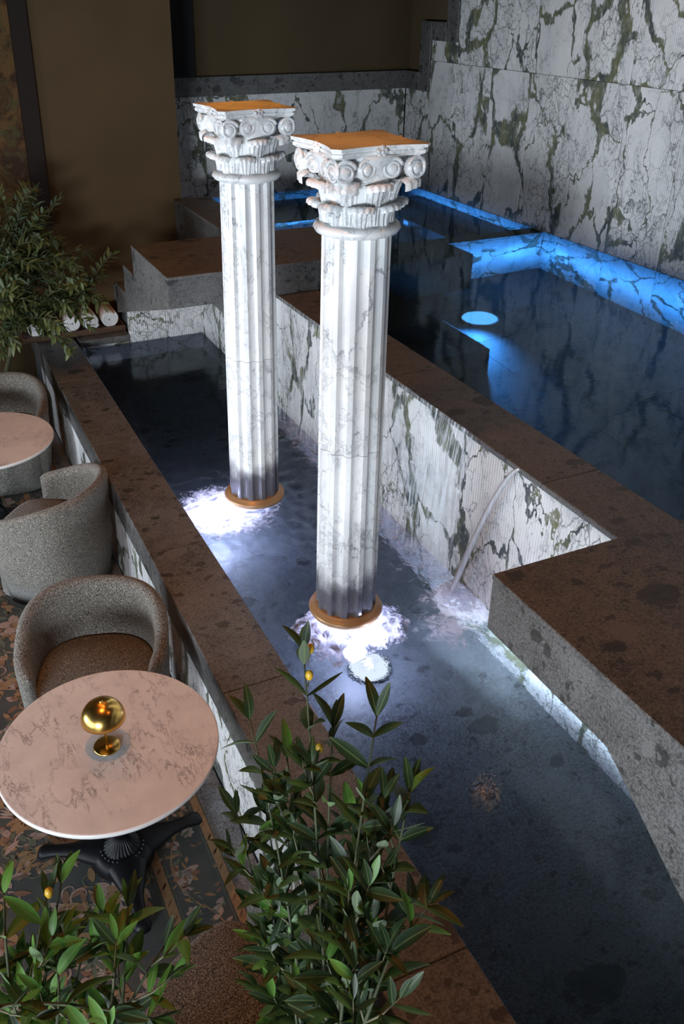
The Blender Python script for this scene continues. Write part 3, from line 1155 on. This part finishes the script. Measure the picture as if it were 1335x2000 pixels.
def column(loc, label):
    t = thing('corinthian_column', (loc[0], loc[1], Z0), label, 'column', 'floating marble columns')
    obj('base_ring', ME_RING, t)['label'] = 'bronze coloured ring at the foot'
    obj('shaft_drum', ME_SH1, t)['label'] = 'lower fluted drum, darker towards the foot'
    obj('shaft_drum', ME_SH2, t)
    cap = obj('capital', ME_BELL, t, (0, 0, zb))
    obj('astragal', ME_AST, cap)
    ab = obj('abacus', ME_ABA, cap)
    for i in range(8):
        obj('acanthus_leaf', ME_L1, cap, (0, 0, .002), (0, 0, R(22.5 + 45 * i)))
    for i in range(8):
        obj('acanthus_leaf', ME_L3 if i % 2 else ME_L2, cap, (0, 0, .012), (0, 0, R(45 * i)))
    for s in range(4):
        a = s * math.pi / 2
        ca, sa = math.cos(a), math.sin(a)
        for (rr, yy, zz, tilt, me) in ((.194, .158, .236, R(8), ME_V1), (.194, -.158, .236, R(-8), ME_V1F), (.180, .056, .238, R(-9), ME_V2F), (.180, -.056, .238, R(9), ME_V2)):
            obj('volute', me, cap, (rr * ca - yy * sa, rr * sa + yy * ca, zz), (0, 0, a + tilt))
        obj('rosette', ME_FLO, cap, (.186 * ca, .186 * sa, .304), (0, 0, a))
    return t


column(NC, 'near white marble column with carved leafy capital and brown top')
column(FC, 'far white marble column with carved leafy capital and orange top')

# ------------------------------------------------------------------ carpet
rug = thing('carpet', (0, 0, 0), 'dark floral patterned carpet under tables and tub chairs', 'carpet')
obj('pile', box_me(-3.5, .815, .0, 8.1, 0, .010, CARPET, .002), rug)
PV = [([], []) for _ in YARN]
zr = [.0105]


def addpoly(mi, pts):
    vs, fs = PV[mi]
    b0 = len(vs)
    zr[0] = zr[0] + .00000005
    vs += [(p[0], p[1], zr[0]) for p in pts]
    fs.append(tuple(range(b0, b0 + len(pts))))


def lens(mi, c, ang, L, Wd, bend=0.0):
    pts = []
    for i in range(8):
        t = i / 7
        pts.append((t * L, Wd * math.sin(math.pi * t) ** .8 + bend * t * t))
    for i in range(6, 0, -1):
        t = i / 7
        pts.append((t * L, -Wd * math.sin(math.pi * t) ** .8 + bend * t * t))
    ca, sa = math.cos(ang), math.sin(ang)
    addpoly(mi, [(c[0] + p[0] * ca - p[1] * sa, c[1] + p[0] * sa + p[1] * ca) for p in pts])


def ribbon(mi, path, w0, w1):
    n = len(path)
    for i in range(n - 1):
        a, b_ = Vector(path[i]), Vector(path[i + 1])
        d = (b_ - a)
        if d.length < 1e-6:
            continue
        nrm = Vector((-d.y, d.x)).normalized()
        wa = w0 + (w1 - w0) * i / (n - 1)
        wb = w0 + (w1 - w0) * (i + 1) / (n - 1)
        addpoly(mi, [a + nrm * wa, a - nrm * wa, b_ - nrm * wb, b_ + nrm * wb])


def disc(mi, c, r, n=10):
    addpoly(mi, [(c[0] + r * math.cos(6.283 * i / n), c[1] + r * math.sin(6.283 * i / n)) for i in range(n)])


def spiral(mi, c, ang, r0, turn, sgn, w):
    pts = []
    for i in range(22):
        t = i / 21
        r = r0 * (1 - .85 * t)
        a = ang + sgn * t * turn
        pts.append((c[0] + r * math.cos(a), c[1] + r * math.sin(a)))
    ribbon(mi, pts, w, w * .5)


def blossom(c, r, ang, rr):
    n = rr.choice((5, 6, 7))
    for i in range(n):
        a = ang + 6.283 * i / n
        lens(rr.choice((0, 0, 3)), (c[0] + .1 * r * math.cos(a), c[1] + .1 * r * math.sin(a)), a, r, r * .34)
    disc(1, c, r * .30)
    for i in range(6):
        a = 6.283 * i / 6
        disc(3, (c[0] + r * .2 * math.cos(a), c[1] + r * .2 * math.sin(a)), r * .05, 6)


def pomegranate(c, r, ang, rr):
    for s in (-1, 1):
        for k in range(3):
            lens((1, 4, 0)[k], c, ang + s * (.35 + .5 * k), r * (1.25 - .12 * k), r * .24, s * r * .25)
    lens(3, (c[0] - .1 * r * math.cos(ang), c[1] - .1 * r * math.sin(ang)), ang, r * 1.25, r * .40)
    ca, sa = math.cos(ang), math.sin(ang)
    for i in range(5):
        for j in range(-2, 3):
            u, v = r * (.22 + .17 * i), r * .12 * j
            if abs(v) < r * .34 * math.sin(math.pi * min(1, max(0, (u / r) / 1.15))):
                disc(2, (c[0] + u * ca - v * sa, c[1] + u * sa + v * ca), r * .040, 6)


rr = random.Random(11)
# border: two brown bands with a floral strip between
for (xa, xb, mi) in ((.770, .808, 1), (.505, .548, 1)):
    yy = 0.05
    while yy < 8.0:
        addpoly(mi, [(xa, yy), (xb, yy), (xb, yy + .5), (xa, yy + .5)])
        for q in range(6):
            lens(4, (xa + .006, yy + .04 + q * .083), .9, (xb - xa) * 1.1, .005)
        yy += .5
for (xa, mi) in ((.760, 2), (.813, 2), (.558, 2), (.496, 2)):
    ribbon(mi, [(xa, .05), (xa, 8.05)], .002, .002)
yy = .25
k = 0
while yy < 8.0:
    cx = .655 + .025 * (1 if k % 2 else -1)
    pomegranate((cx, yy), .066, R(90 + rr.uniform(-25, 25) + (180 if k % 3 == 0 else 0)), rr)
    s = 1 if k % 2 else -1
    pts = [(.655 + s * .075 * math.sin(math.pi * i / 10), yy - .21 + .42 * i / 10) for i in range(11)]
    ribbon(1, pts, .004, .003)
    for i in range(1, 10):
        lens(rr.choice((0, 0, 1, 2)), pts[i], rr.uniform(0, 6.28), .055, .011, .012)
        lens(rr.choice((0, 2, 4)), pts[i], rr.uniform(0, 6.28), .042, .009, -.01)
    blossom((.655 - s * .05, yy + .19), .030, rr.uniform(0, 6), rr)
    for q in range(26):
        lens(rr.choice((0, 1, 2, 2, 4)), (.655 + rr.uniform(-.10, .10), yy + rr.uniform(-.2, .2)), rr.uniform(0, 6.28), rr.uniform(.025, .05), rr.uniform(.004, .009), rr.uniform(-.015, .015))
    for q in range(3):
        blossom((.655 + s * (.03 + .022 * q), yy + .13 + .03 * q), .013, rr.uniform(0, 6), rr)
    yy += .40
    k += 1
# field
for gy in range(26):
    for gx in range(7):
        cx = .34 - gx * .29 + (.145 if gy % 2 else 0)
        if cx > .47:
            continue
        cy = .25 + gy * .30
        c = (cx + rr.uniform(-.03, .03), cy + rr.uniform(-.03, .03))
        t_ = rr.random()
        if t_ < .4:
            blossom(c, rr.uniform(.07, .10), rr.uniform(0, 6), rr)
        elif t_ < .75:
            pomegranate(c, rr.uniform(.07, .095), rr.uniform(0, 6.28), rr)
        else:
            for i in range(16):
                lens(0 if i % 2 else 3, c, .2 + i * .17, .13, .008)
            disc(4, c, .05)
        for q in range(5):
            a = rr.uniform(0, 6.28)
            p0 = Vector(c) + Vector((math.cos(a), math.sin(a))) * .10
            spiral(rr.choice((0, 1, 2)), p0 + Vector((math.cos(a), math.sin(a))) * .04, a + 3.14, .05, rr.uniform(4, 7), rr.choice((-1, 1)), .005)
            for w_ in range(5):
                lens(rr.choice((0, 1, 1, 2, 4)), p0 + Vector((rr.uniform(-.05, .05), rr.uniform(-.05, .05))), rr.uniform(0, 6.28), rr.uniform(.05, .10), rr.uniform(.010, .020), rr.uniform(-.03, .03))
avs, afs, ami = [], [], []
for i, (vs, fs) in enumerate(PV):
    b0 = len(avs)
    avs += vs
    afs += [tuple(q + b0 for q in f) for f in fs]
    ami += [i] * len(fs)
tag(obj('woven_pattern', mesh(avs, afs, YARN, False, ami), rug), kind='stuff')

# ------------------------------------------------------------------ tub chairs


def se(a, rx, ry, e=2.5):
    c, s = math.cos(a), math.sin(a)
    d = (abs(c / rx) ** e + abs(s / ry) ** e) ** (-1 / e)
    return d * c, d * s


def chair_shell_me(hb, ha):
    """tub shell, open towards -Y; hb height of back, ha height of arm fronts"""
    A = R(128)
    na = 64
    vs, fs = [], []
    rings = []
    for i in range(na + 1):
        t = -1 + 2 * i / na
        a = R(90) + t * A
        k = abs(t)
        h = ha + (hb - ha) * (.5 + .5 * math.cos(math.pi * min(1, k ** 1.5))) ** .9
        taper = 1.0
        th = .068
        if k > .90:
            q = (k - .90) / .10
            taper = math.sqrt(max(0.02, 1 - q * q * .96))
        prof = []
        # (offset inward from outer surface, z)
        hh = h - .03 * (1 - taper)
        mid = th / 2
        hw = th / 2 * taper
        outb = .045
        prof.append((mid - hw + outb, .015))
        prof.append((mid - hw + outb * .4, .25))
        prof.append((mid - hw, hh - .05))
        for q in range(7):
            an = math.pi - q * math.pi / 6
            prof.append((mid + hw * math.cos(an), hh - .034 + .034 * math.sin(an)))
        prof.append((mid + hw + .004, hh - .06))
        prof.append((mid + hw + .012, .42))
        prof.append((mid + hw + .012, .30))
        ring = []
        for (o_, z) in prof:
            x_, y_ = se(a, .372 - o_, .365 - o_, 2.45)
            ring.append(len(vs))
            vs.append((x_, y_, z))
        rings.append(ring)
    m = len(rings[0])
    for i in range(na):
        for j in range(m - 1):
            fs.append((rings[i][j], rings[i + 1][j], rings[i + 1][j + 1], rings[i][j + 1]))
        fs.append((rings[i][m - 1], rings[i + 1][m - 1], rings[i + 1][0], rings[i][0]))
    fs.append(tuple(reversed(rings[0])))
    fs.append(tuple(rings[-1]))
    me = mesh(vs, fs, FAB, True)
    bm = bmesh.new()
    bm.from_mesh(me)
    bmesh.ops.recalc_face_normals(bm, faces=bm.faces)
    bm.to_mesh(me)
    bm.free()
    return me


def pad_me(rx, ry, z0, z1, front, mat, rnd_=.03):
    n = 56
    vs, fs = [], []
    lay = [(0, z0), (0, z1 - rnd_), (rnd_ * .3, z1 - rnd_ * .3), (rnd_, z1)]
    for (ins, z) in lay:
        for i in range(n):
            a = 2 * math.pi * i / n
            x_, y_ = se(a, rx - ins, ry - ins, 2.6 if math.sin(a) > 0 else 4.2)
            if y_ < 0:
                y_ *= front
            vs.append((x_, y_, z))
    for j in range(len(lay) - 1):
        for i in range(n):
            k = (i + 1) % n
            fs.append((j * n + i, j * n + k, (j + 1) * n + k, (j + 1) * n + i))
    c = len(vs)
    vs.append((0, -.02, z1 + .012))
    for i in range(n):
        fs.append((3 * n + i, 3 * n + (i + 1) % n, c))
    fs.append(tuple(range(n - 1, -1, -1)))
    return mesh(vs, fs, mat, True)


ME_SHELL = chair_shell_me(.775, .615)
ME_SEAT = pad_me(.288, .285, .33, .445, 1.16, FAB)
ME_BASE = pad_me(.280, .277, .015, .33, 1.13, FAB, .004)
ME_FOOT = lathe([(.16, 0), (.16, .012), (.10, .02)], 24, IRON)


def tub_chair(x, y, face, label):
    """face: direction (deg, from +X) the sitter looks"""
    t = thing('tub_chair', (x, y, .0132), label, 'chair', 'tub chairs round the marble tables', R(face + 90))
    obj('shell', ME_SHELL, t)
    obj('seat_cushion', ME_SEAT, t)
    obj('base', ME_BASE, t)
    obj('foot', ME_FOOT, t)
    return t


tub_chair(.50, 3.60, -107, 'grey boucle tub chair tucked behind the table with brass lamp')
tub_chair(.545, 5.10, 140, 'grey boucle tub chair seen from behind, in front of far table')
tub_chair(.45, 6.66, -100, 'grey boucle tub chair facing us behind the far round table')
tub_chair(.55, 1.70, 117, 'brown grey tub chair in shadow at the bottom beside leafy branches')

# ------------------------------------------------------------------ tables
rt = .452
ME_TOP = lathe([(0.001, -.026), (rt - .012, -.026), (rt - .003, -.022), (rt, -.014), (rt, -.006), (rt - .003, -.001)], 96, TEDGE)
ME_TOPF = lathe([(rt - .006, -.004), (rt - .003, -.0008), (rt - .006, .0), (.001, .0005)], 96, TMARB, False)


def foot_me():
    path = [(.02, 0, .075), (.10, 0, .068), (.17, 0, .056), (.24, 0, .046), (.31, 0, .038), (.365, 0, .028), (.385, 0, .022)]
    ry = [.090, .088, .062, .036, .030, .040, .030]
    rz = [.045, .044, .034, .026, .024, .024, .018]
    n = 14
    vs, fs = [], []
    for p, a_, b_ in zip(path, ry, rz):
        for i in range(n):
            an = 2 * math.pi * i / n
            gro = 1 - .12 * (abs(math.cos(an)) > .85)
            vs.append((p[0], a_ * math.cos(an) * 1.0, p[2] + b_ * math.sin(an) * gro))
    for j in range(len(path) - 1):
        for i in range(n):
            k = (i + 1) % n
            fs.append((j * n + i, j * n + k, (j + 1) * n + k, (j + 1) * n + i))
    fs.append(tuple(range(n - 1, -1, -1)))
    fs.append(tuple(range((len(path) - 1) * n, len(path) * n)))
    return mesh(vs, fs, IRON, True)


def fluted_lathe(prof, nf, depth, mat):
    n = nf * 4
    vs, fs = [], []
    for (r, z, f) in prof:
        for i in range(n):
            a = 2 * math.pi * i / n
            q = r - depth * f * (.5 - .5 * math.cos(i * math.pi / 2))
            vs.append((q * math.cos(a), q * math.sin(a), z))
    for j in range(len(prof) - 1):
        for i in range(n):
            k = (i + 1) % n
            fs.append((j * n + i, j * n + k, (j + 1) * n + k, (j + 1) * n + i))
    fs.append(tuple(range(n - 1, -1, -1)))
    fs.append(tuple(range((len(prof) - 1) * n, len(prof) * n)))
    return mesh(vs, fs, mat, True)


ME_TF = foot_me()
ME_HUB = lathe([(.125, .012), (.140, .04), (.132, .075), (.112, .098), (.095, .104)], 40, IRON)
ME_FAN = fluted_lathe([(.090, .100, .2), (.082, .112, 1), (.052, .140, 1), (.034, .165, 1), (.028, .185, .2), (.036, .195, 0), (.030, .215, 0)], 28, .008, IRON)
ME_STEM = lathe([(.030, .21), (.024, .25), (.023, .55), (.030, .62), (.045, .66), (.10, .685), (.16, .692)], 28, IRON)
bm = bmesh.new()
for i in range(28):
    a = 2 * math.pi * i / 28
    bmesh.ops.create_icosphere(bm, subdivisions=1, radius=.0052, matrix=Matrix.Translation((.094 * math.cos(a), .094 * math.sin(a), .106)))
ME_BEAD = bpy.data.meshes.new('mesh')
bm.to_mesh(ME_BEAD)
bm.free()
ME_BEAD.materials.append(simple('worn_iron', (.05, .05, .05), .45))


def table(x, y, rz, label):
    t = thing('bistro_table', (x, y, .0132), label, 'table', 'round marble tables', rz)
    top = obj('table_top', ME_TOP, t, (0, 0, .71))
    obj('marble_face', ME_TOPF, top)
    ped = obj('pedestal', ME_HUB, t)
    obj('fluted_collar', ME_FAN, ped)
    obj('bead_ring', ME_BEAD, ped)['kind'] = 'stuff'
    obj('stem', ME_STEM, ped)
    for an in (10, 152, 268):
        obj('foot', ME_TF, t, (0, 0, 0), (0, 0, R(an)))
    return t


table(.40, 2.81, 0.0, 'near round pale marble table on black iron pedestal')
table(.29, 5.93, R(-20), 'far round marble table glowing orange between two tub chairs')

# brass lamp
lt = thing('table_lamp', (.39, 2.80, .7215), 'small brass mushroom lamp on the near marble table', 'lamp')
obj('base', lathe([(.001, 0), (.054, 0), (.056, .004), (.052, .008), (.001, .009)], 48, BRASS), lt)
obj('stem', lathe([(.0045, .006), (.0045, .20)], 14, BRASS), lt)
prof = [(.090 * math.cos(a), .155 + .086 * math.sin(a)) for a in [i * math.pi / 2 / 14 for i in range(15)]]
prof[-1] = (.0008, prof[-1][1])
inner = [(.087 * math.cos(a), .155 + .083 * math.sin(a)) for a in [i * math.pi / 2 / 14 for i in range(14, -1, -1)]]
inner[0] = (.0008, inner[0][1])
obj('lamp_shade', lathe(inner[::-1][:0] + prof, 56, BRASS), lt)
obj('shade_lining', lathe(inner, 56, BRASS), lt)
obj('finial', lathe([(.007, .240), (.0075, .243), (.004, .247), (.001, .248)], 14, BRASS), lt)

# ------------------------------------------------------------------ towels in tray
tr = thing('towel_tray', (1.31, 8.02, ZC), 'dark wooden tray holding rolled towels at the pool corner', 'tray')
obj('base', box_me(-.45, .43, -.15, .17, 0, .03, WOOD, .003), tr)
obj('rim', box_me(-.45, .43, -.17, -.15, 0, .05, WOOD, .003), tr)
obj('rim', box_me(-.45, .43, .17, .19, 0, .05, WOOD, .003), tr)
for xx in (-.47, .43):
    obj('rim', box_me(xx, xx + .02, -.17, .19, 0, .05, WOOD, .003), tr)


def towel_me(r, L, seed):
    n, turns = 90, 3.2
    vs, fs = [], []
    th = r / turns * .46
    for i in range(n + 1):
        t = i / n
        a = t * turns * 2 * math.pi
        rc = .012 + (r - th - .012) * t
        for (dr, yy) in ((-th, -L / 2), (-th * .2, -L / 2 - .006), (th, -L / 2), (th, L / 2), (-th * .2, L / 2 + .006), (-th, L / 2)):
            q = rc + dr * .92
            wob = 1 + .03 * math.sin(a * 2 + seed)
            vs.append((q * math.cos(a + seed) * wob, yy, q * math.sin(a + seed)))
    for i in range(n):
        for k in range(6):
            k2 = (k + 1) % 6
            fs.append((i * 6 + k, i * 6 + k2, (i + 1) * 6 + k2, (i + 1) * 6 + k))
    fs.append(tuple(range(6)))
    fs.append(tuple(range(n * 6 + 5, n * 6 - 1, -1)))
    me = mesh(vs, fs, TOWEL, True)
    bm = bmesh.new()
    bm.from_mesh(me)
    bmesh.ops.recalc_face_normals(bm, faces=bm.faces)
    bm.to_mesh(me)
    bm.free()
    return me


tl = ['leftmost rolled white towel in the wooden tray, behind the tree branches', 'rolled white towel, second from the left in the tray', 'middle rolled white towel of the five in the tray', 'rolled white towel, second from the right in the tray', 'rightmost rolled white towel in the tray beside marble wall']
for i, xx in enumerate((-.355, -.187, -.02, .147, .318)):
    r_ = .078 if i < 3 else .083
    o = obj('rolled_towel', towel_me(r_, .27, .6 + i * 1.3), None, (1.31 + xx, 8.02, ZC + .032 + r_ * .99))
    tag(o, tl[i], 'towel', 'rolled towels in the tray')

# ------------------------------------------------------------------ tapestry
tp = thing('wall_tapestry', (.55, 8.29, 1.9), 'dark gold woven tapestry hanging on the brown wall', 'tapestry')
obj('cloth', box_me(-1.2, .585, -.03, -.008, -.3, 3.4, TAPE, .003), tp)
obj('border', box_me(.585, .735, -.025, -.004, -.3, 3.4, simple('tapestry_border', (.016, .008, .005), .9), .003), tp)

# ------------------------------------------------------------------ foliage


def leaf_me(mat, bend, fold, wr):
    n = 6
    vs, fs = [], []
    for j in range(n + 1):
        t = j / n
        w_ = wr * (math.sin(math.pi * (.04 + .93 * t)) ** .85)
        z = -bend * t * t
        for s in (-1, 0, 1):
            vs.append((s * w_, t, z + fold * abs(s) * w_))
    for j in range(n):
        for s in range(2):
            a = j * 3 + s
            fs.append((a, a + 1, a + 4, a + 3))
    return mesh(vs, fs, mat, True)


LM = {}
for key, m_ in (('f', LEAF), ('b', LEAFB), ('t', LEAFT)):
    LM[key] = [leaf_me(m_, .10, .30, .150), leaf_me(m_, .30, .40, .170), leaf_me(m_, -.10, .20, .140), leaf_me(m_, .45, .35, .160)]


def leaf_matrix(pos, d, roll, L, wfac=1.0):
    y_ = d.normalized()
    x_ = y_.cross(Vector((0, 0, 1)))
    if x_.length < .1:
        x_ = Vector((1, 0, 0))
    x_.normalize()
    z_ = x_.cross(y_)
    q = Quaternion(y_, roll)
    x_, z_ = q @ x_, q @ z_
    return Matrix(((x_.x * L * wfac, y_.x * L, z_.x * L, pos.x), (x_.y * L * wfac, y_.y * L, z_.y * L, pos.y), (x_.z * L * wfac, y_.z * L, z_.z * L, pos.z), (0, 0, 0, 1)))


def twig_leaves(path, rr, L, step, start, spread, tip=3):
    """opposite pairs of leaves along a path -> list of (pos, dir, roll, len)"""
    out = []
    acc, k = 0, 0
    tot = sum((path[i + 1] - path[i]).length for i in range(len(path) - 1))
    nxt = start * tot
    for i in range(len(path) - 1):
        a, b_ = path[i], path[i + 1]
        seg = (b_ - a).length
        d = (b_ - a).normalized()
        while nxt <= acc + seg:
            p_ = a + d * (nxt - acc)
            az = k * 1.57 + rr.uniform(-.4, .4)
            o1 = d.orthogonal().normalized()
            for s in (0, math.pi):
                side = Quaternion(d, az + s) @ o1
                dr = (d * (1 - spread) + side * spread + Vector((rr.uniform(-.2, .2), rr.uniform(-.2, .2), rr.uniform(-.1, .25)))).normalized()
                out.append((p_, dr, rr.uniform(-.7, .7), L * rr.uniform(.75, 1.15)))
            k += 1
            nxt += step * rr.uniform(.8, 1.2)
        acc += seg
    d = (path[-1] - path[-2]).normalized()
    for q in range(tip):
        side = Quaternion(d, q * 2.1) @ d.orthogonal().normalized()
        out.append((path[-1], (d + side * .35).normalized(), rr.uniform(-.6, .6), L * rr.uniform(.6, .9)))
    return out


def near_plant(name, base, stems, label, seed, L, step, bright, fruits, potsize, shoots=4):
    rr = random.Random(seed)
    base = Vector(base)
    t = thing(name, base, label, 'plant')
    for (b_, tip) in stems:
        b_, tip = Vector(b_) - base, Vector(tip) - base
        root = Vector((rr.uniform(-.03, .03), rr.uniform(-.03, .03), 0))
        mid = b_ + (tip - b_) * .35 + Vector((rr.uniform(-.03, .03), rr.uniform(-.03, .03), rr.uniform(0, .03)))
        path = [root] + bez(b_, mid + Vector((0, 0, .04)), tip, 9)
        n = len(path)
        st = obj('stem', tube(path, [.0038 * (1 - .7 * i / (n - 1)) + .0005 for i in range(n)], STEMG, 6), t)
        lv = twig_leaves(path[1:], rr, L, step, .02, .62)
        for (p_, d, roll, LL) in lv:
            key = 'b' if rr.random() < bright else 'f'
            o = obj('leaf', rr.choice(LM[key]), st)
            o.matrix_local = leaf_matrix(p_, d, roll, LL)
        # short side shoots
        for q in range(shoots):
            i0 = rr.randint(2, n - 3)
            a = path[i0]
            d = (path[i0 + 1] - path[i0]).normalized()
            side = Quaternion(d, rr.uniform(0, 6.28)) @ d.orthogonal().normalized()
            sp = [a, a + d * .03 + side * .025, a + d * .07 + side * .045]
            sh = obj('shoot', tube(sp, [.0022, .0018, .001], BARK, 5), st)
            for (p_, d2, roll, LL) in twig_leaves(sp, rr, L * .8, .035, .4, .6, 2):
                o = obj('leaf', rr.choice(LM['b' if rr.random() < bright * 2 else 'f']), st)
                o.matrix_local = leaf_matrix(p_, d2, roll, LL)
    bmf = lathe([(.001, -.011), (.0055, -.008), (.0080, 0), (.0066, .008), (.001, .0125)], 14, FRUIT)
    for f in fruits:
        obj('olive', bmf, t, Vector(f) - base)
        obj('fruit_stalk', tube([Vector(f) - base + Vector((0, 0, -.010)), Vector(f) - base + Vector((-.004, .002, -.04))], .0012, BARK, 5), t)
    pw, ph = potsize
    obj('pot', lathe([(pw * .75, -ph), (pw, -.02), (pw * 1.05, 0), (pw * .92, 0), (pw * .9, -.02), (.001, -.02)], 32, POT), t)
    return t


# parapet shelf of the gallery that carries the two nearest plants (below the picture)
box('trim_1', -.9, 1.1, .30, .80, 1.20, 1.30, STONE2, kind='structure')
box('wall_gallery', -.9, 1.1, .20, .30, 0, 1.30, BROWN, kind='structure')
F_ST = [((.434, .838, 1.739), (.561, 1.23, 2.364)), ((.427, .804, 1.803), (.643, 1.08, 2.297)), ((.45, .755, 1.868), (.648, .959, 2.218)), ((.42, .895, 1.653), (.463, 1.275, 2.188)), ((.423, .926, 1.599), (.415, 1.24, 1.977)), ((.443, .856, 1.735), (.592, 1.158, 2.219)), ((.431, .741, 1.937), (.591, .847, 2.082)), ((.414, .908, 1.671), (.471, 1.108, 1.898)), ((.427, .787, 1.862), (.612, .986, 2.192)), ((.441, .832, 1.777), (.582, 1.043, 2.092)), ((.427, .889, 1.692), (.511, 1.198, 2.135)), ((.422, .777, 1.883), (.52, .92, 2.044)), ((.429, .916, 1.61), (.468, 1.208, 1.985))]
near_plant('olive_plant', (.44, .62, 1.42), F_ST, 'tall dark green olive plant in front of the pool at bottom centre', 5, .080, .056, .05, [(.572, 1.222, 2.372), (.560, 1.20, 2.328), (.545, 1.12, 2.22), (.575, 1.0, 2.10)], (.13, .12))
G_ST = [((-.059, 1.0, 1.844), (-.047, 1.187, 2.054)), ((-.059, 1.0, 1.844), (.02, 1.152, 2.046)), ((-.063, 1.006, 1.807), (.05, 1.166, 2.053)), ((.078, .938, 1.845), (.151, 1.085, 2.034)), ((.052, .918, 1.899), (.189, .996, 2.017)), ((.014, .98, 1.823), (.083, 1.102, 1.966)), ((-.123, 1.03, 1.844), (-.088, 1.158, 1.968)), ((-.131, 1.008, 2.018), (.145, .921, 1.957)), ((-.026, .954, 1.898), (.015, 1.062, 1.992)), ((.052, .918, 1.899), (.108, 1.02, 1.993))]
near_plant('olive_plant', (.0, .62, 1.42), G_ST, 'bright green olive branches at the bottom left corner over the carpet', 8, .078, .074, .34, [(.026, 1.15, 2.06), (-.06, .99, 1.975)], (.13, .12), 2)


def olive_tree():
    rr = random.Random(21)
    base = Vector((.56, 7.48, .366))
    t = thing('olive_tree', base, 'tall olive tree in the far left corner beside the towels', 'tree')
    obj('pot', lathe([(.17, -.35), (.21, -.03), (.22, 0), (.19, 0), (.18, -.04), (.001, -.04)], 36, POT), t)
    limbs = [[(0, 0, -.04), (-.05, .0, .35), (-.06, .02, .55), (-.02, .05, .85), (-.02, .05, 1.15), (-.08, .0, 1.42)],
             [(0, 0, -.02), (.10, -.01, .35), (.17, .0, .52), (.22, .03, .75), (.34, .05, .95), (.66, .02, 1.12)],
             [(.17, 0, .52), (.30, -.02, .62), (.36, -.02, .72), (.45, -.06, .78), (.86, -.14, .90)],
             [(-.06, .02, .55), (-.2, .05, .75), (-.36, .0, .95)],
             [(.22, .03, .75), (.3, .10, 1.0), (.46, .08, 1.28)],
             [(-.02, .05, .85), (.10, -.1, 1.05), (.22, -.15, 1.22)],
             [(-.02, .05, .85), (-.12, -.03, 1.15), (-.16, -.08, 1.5)],
             [(.22, .03, .75), (.22, -.08, 1.1), (.30, -.10, 1.45)],
             [(.17, 0, .52), (.20, -.12, .66), (.28, -.22, .74)],
             [(-.06, .02, .55), (-.05, -.15, .75), (.02, -.28, .95)]]
    lvs = []
    for L in limbs:
        pts = [Vector(p) for p in L]
        sm = []
        for i in range(len(pts) - 1):
            for q in range(4):
                sm.append(pts[i].lerp(pts[i + 1], q / 4) + Vector((rr.uniform(-.008, .008), rr.uniform(-.008, .008), 0)))
        sm.append(pts[-1])
        n = len(sm)
        r0 = .026 if L[0][2] < .1 else .013
        obj('branch', tube(sm, [r0 * (1 - .75 * i / (n - 1)) for i in range(n)], BARK, 8), t)
        ntw = 26 if n > 10 else 18
        for k in range(ntw):
            i0 = int(n * (.45 + .53 * k / ntw))
            a = sm[min(i0, n - 1)]
            ax = (sm[-1] - sm[max(0, n - 4)]).normalized()
            d = (ax * rr.uniform(.2, .9) + Vector((rr.uniform(-1, 1.1), rr.uniform(-1, .7), rr.uniform(-.38, .72)))).normalized()
            Lt = rr.uniform(.26, .46)
            tw = bez(a, a + d * Lt * .5 + Vector((0, 0, .08)), a + d * Lt + Vector((0, 0, rr.uniform(-.10, .05))), 7)
            tw = [v for v in tw if (v.y < .78 and v.x < 1.02)]
            if len(tw) < 4 or tw[-1].z < .42:
                continue
            obj('twig', tube(tw, [.0042 * (1 - .7 * i / (len(tw) - 1)) for i in range(len(tw))], BARK, 5), t)
            lvs += twig_leaves(tw, rr, .092, .028, .08, .55)
    # fill towards the left edge of the picture
    rr.shuffle(lvs)
    front = sorted(lvs, key=lambda q: q[0].y - .3 * q[0].x)[:300]
    fs_ = set(id(q) for q in front)
    for q in front:
        o = obj('leaf', rr.choice(LM['t']), t)
        o.matrix_local = leaf_matrix(*q)
    vs, fs = [], []
    tmpl = leaf_me(LEAFT, .2, .3, .13)
    tv = [v.co.copy() for v in tmpl.vertices]
    tf = [tuple(p_.vertices) for p_ in tmpl.polygons]
    for q in lvs:
        if id(q) in fs_:
            continue
        mt = leaf_matrix(*q)
        b0 = len(vs)
        vs += [mt @ v for v in tv]
        fs += [tuple(i + b0 for i in f) for f in tf]
    tag(obj('foliage', mesh(vs, fs, LEAFT, True), t), kind='stuff')
    return len(lvs)


NL = olive_tree()
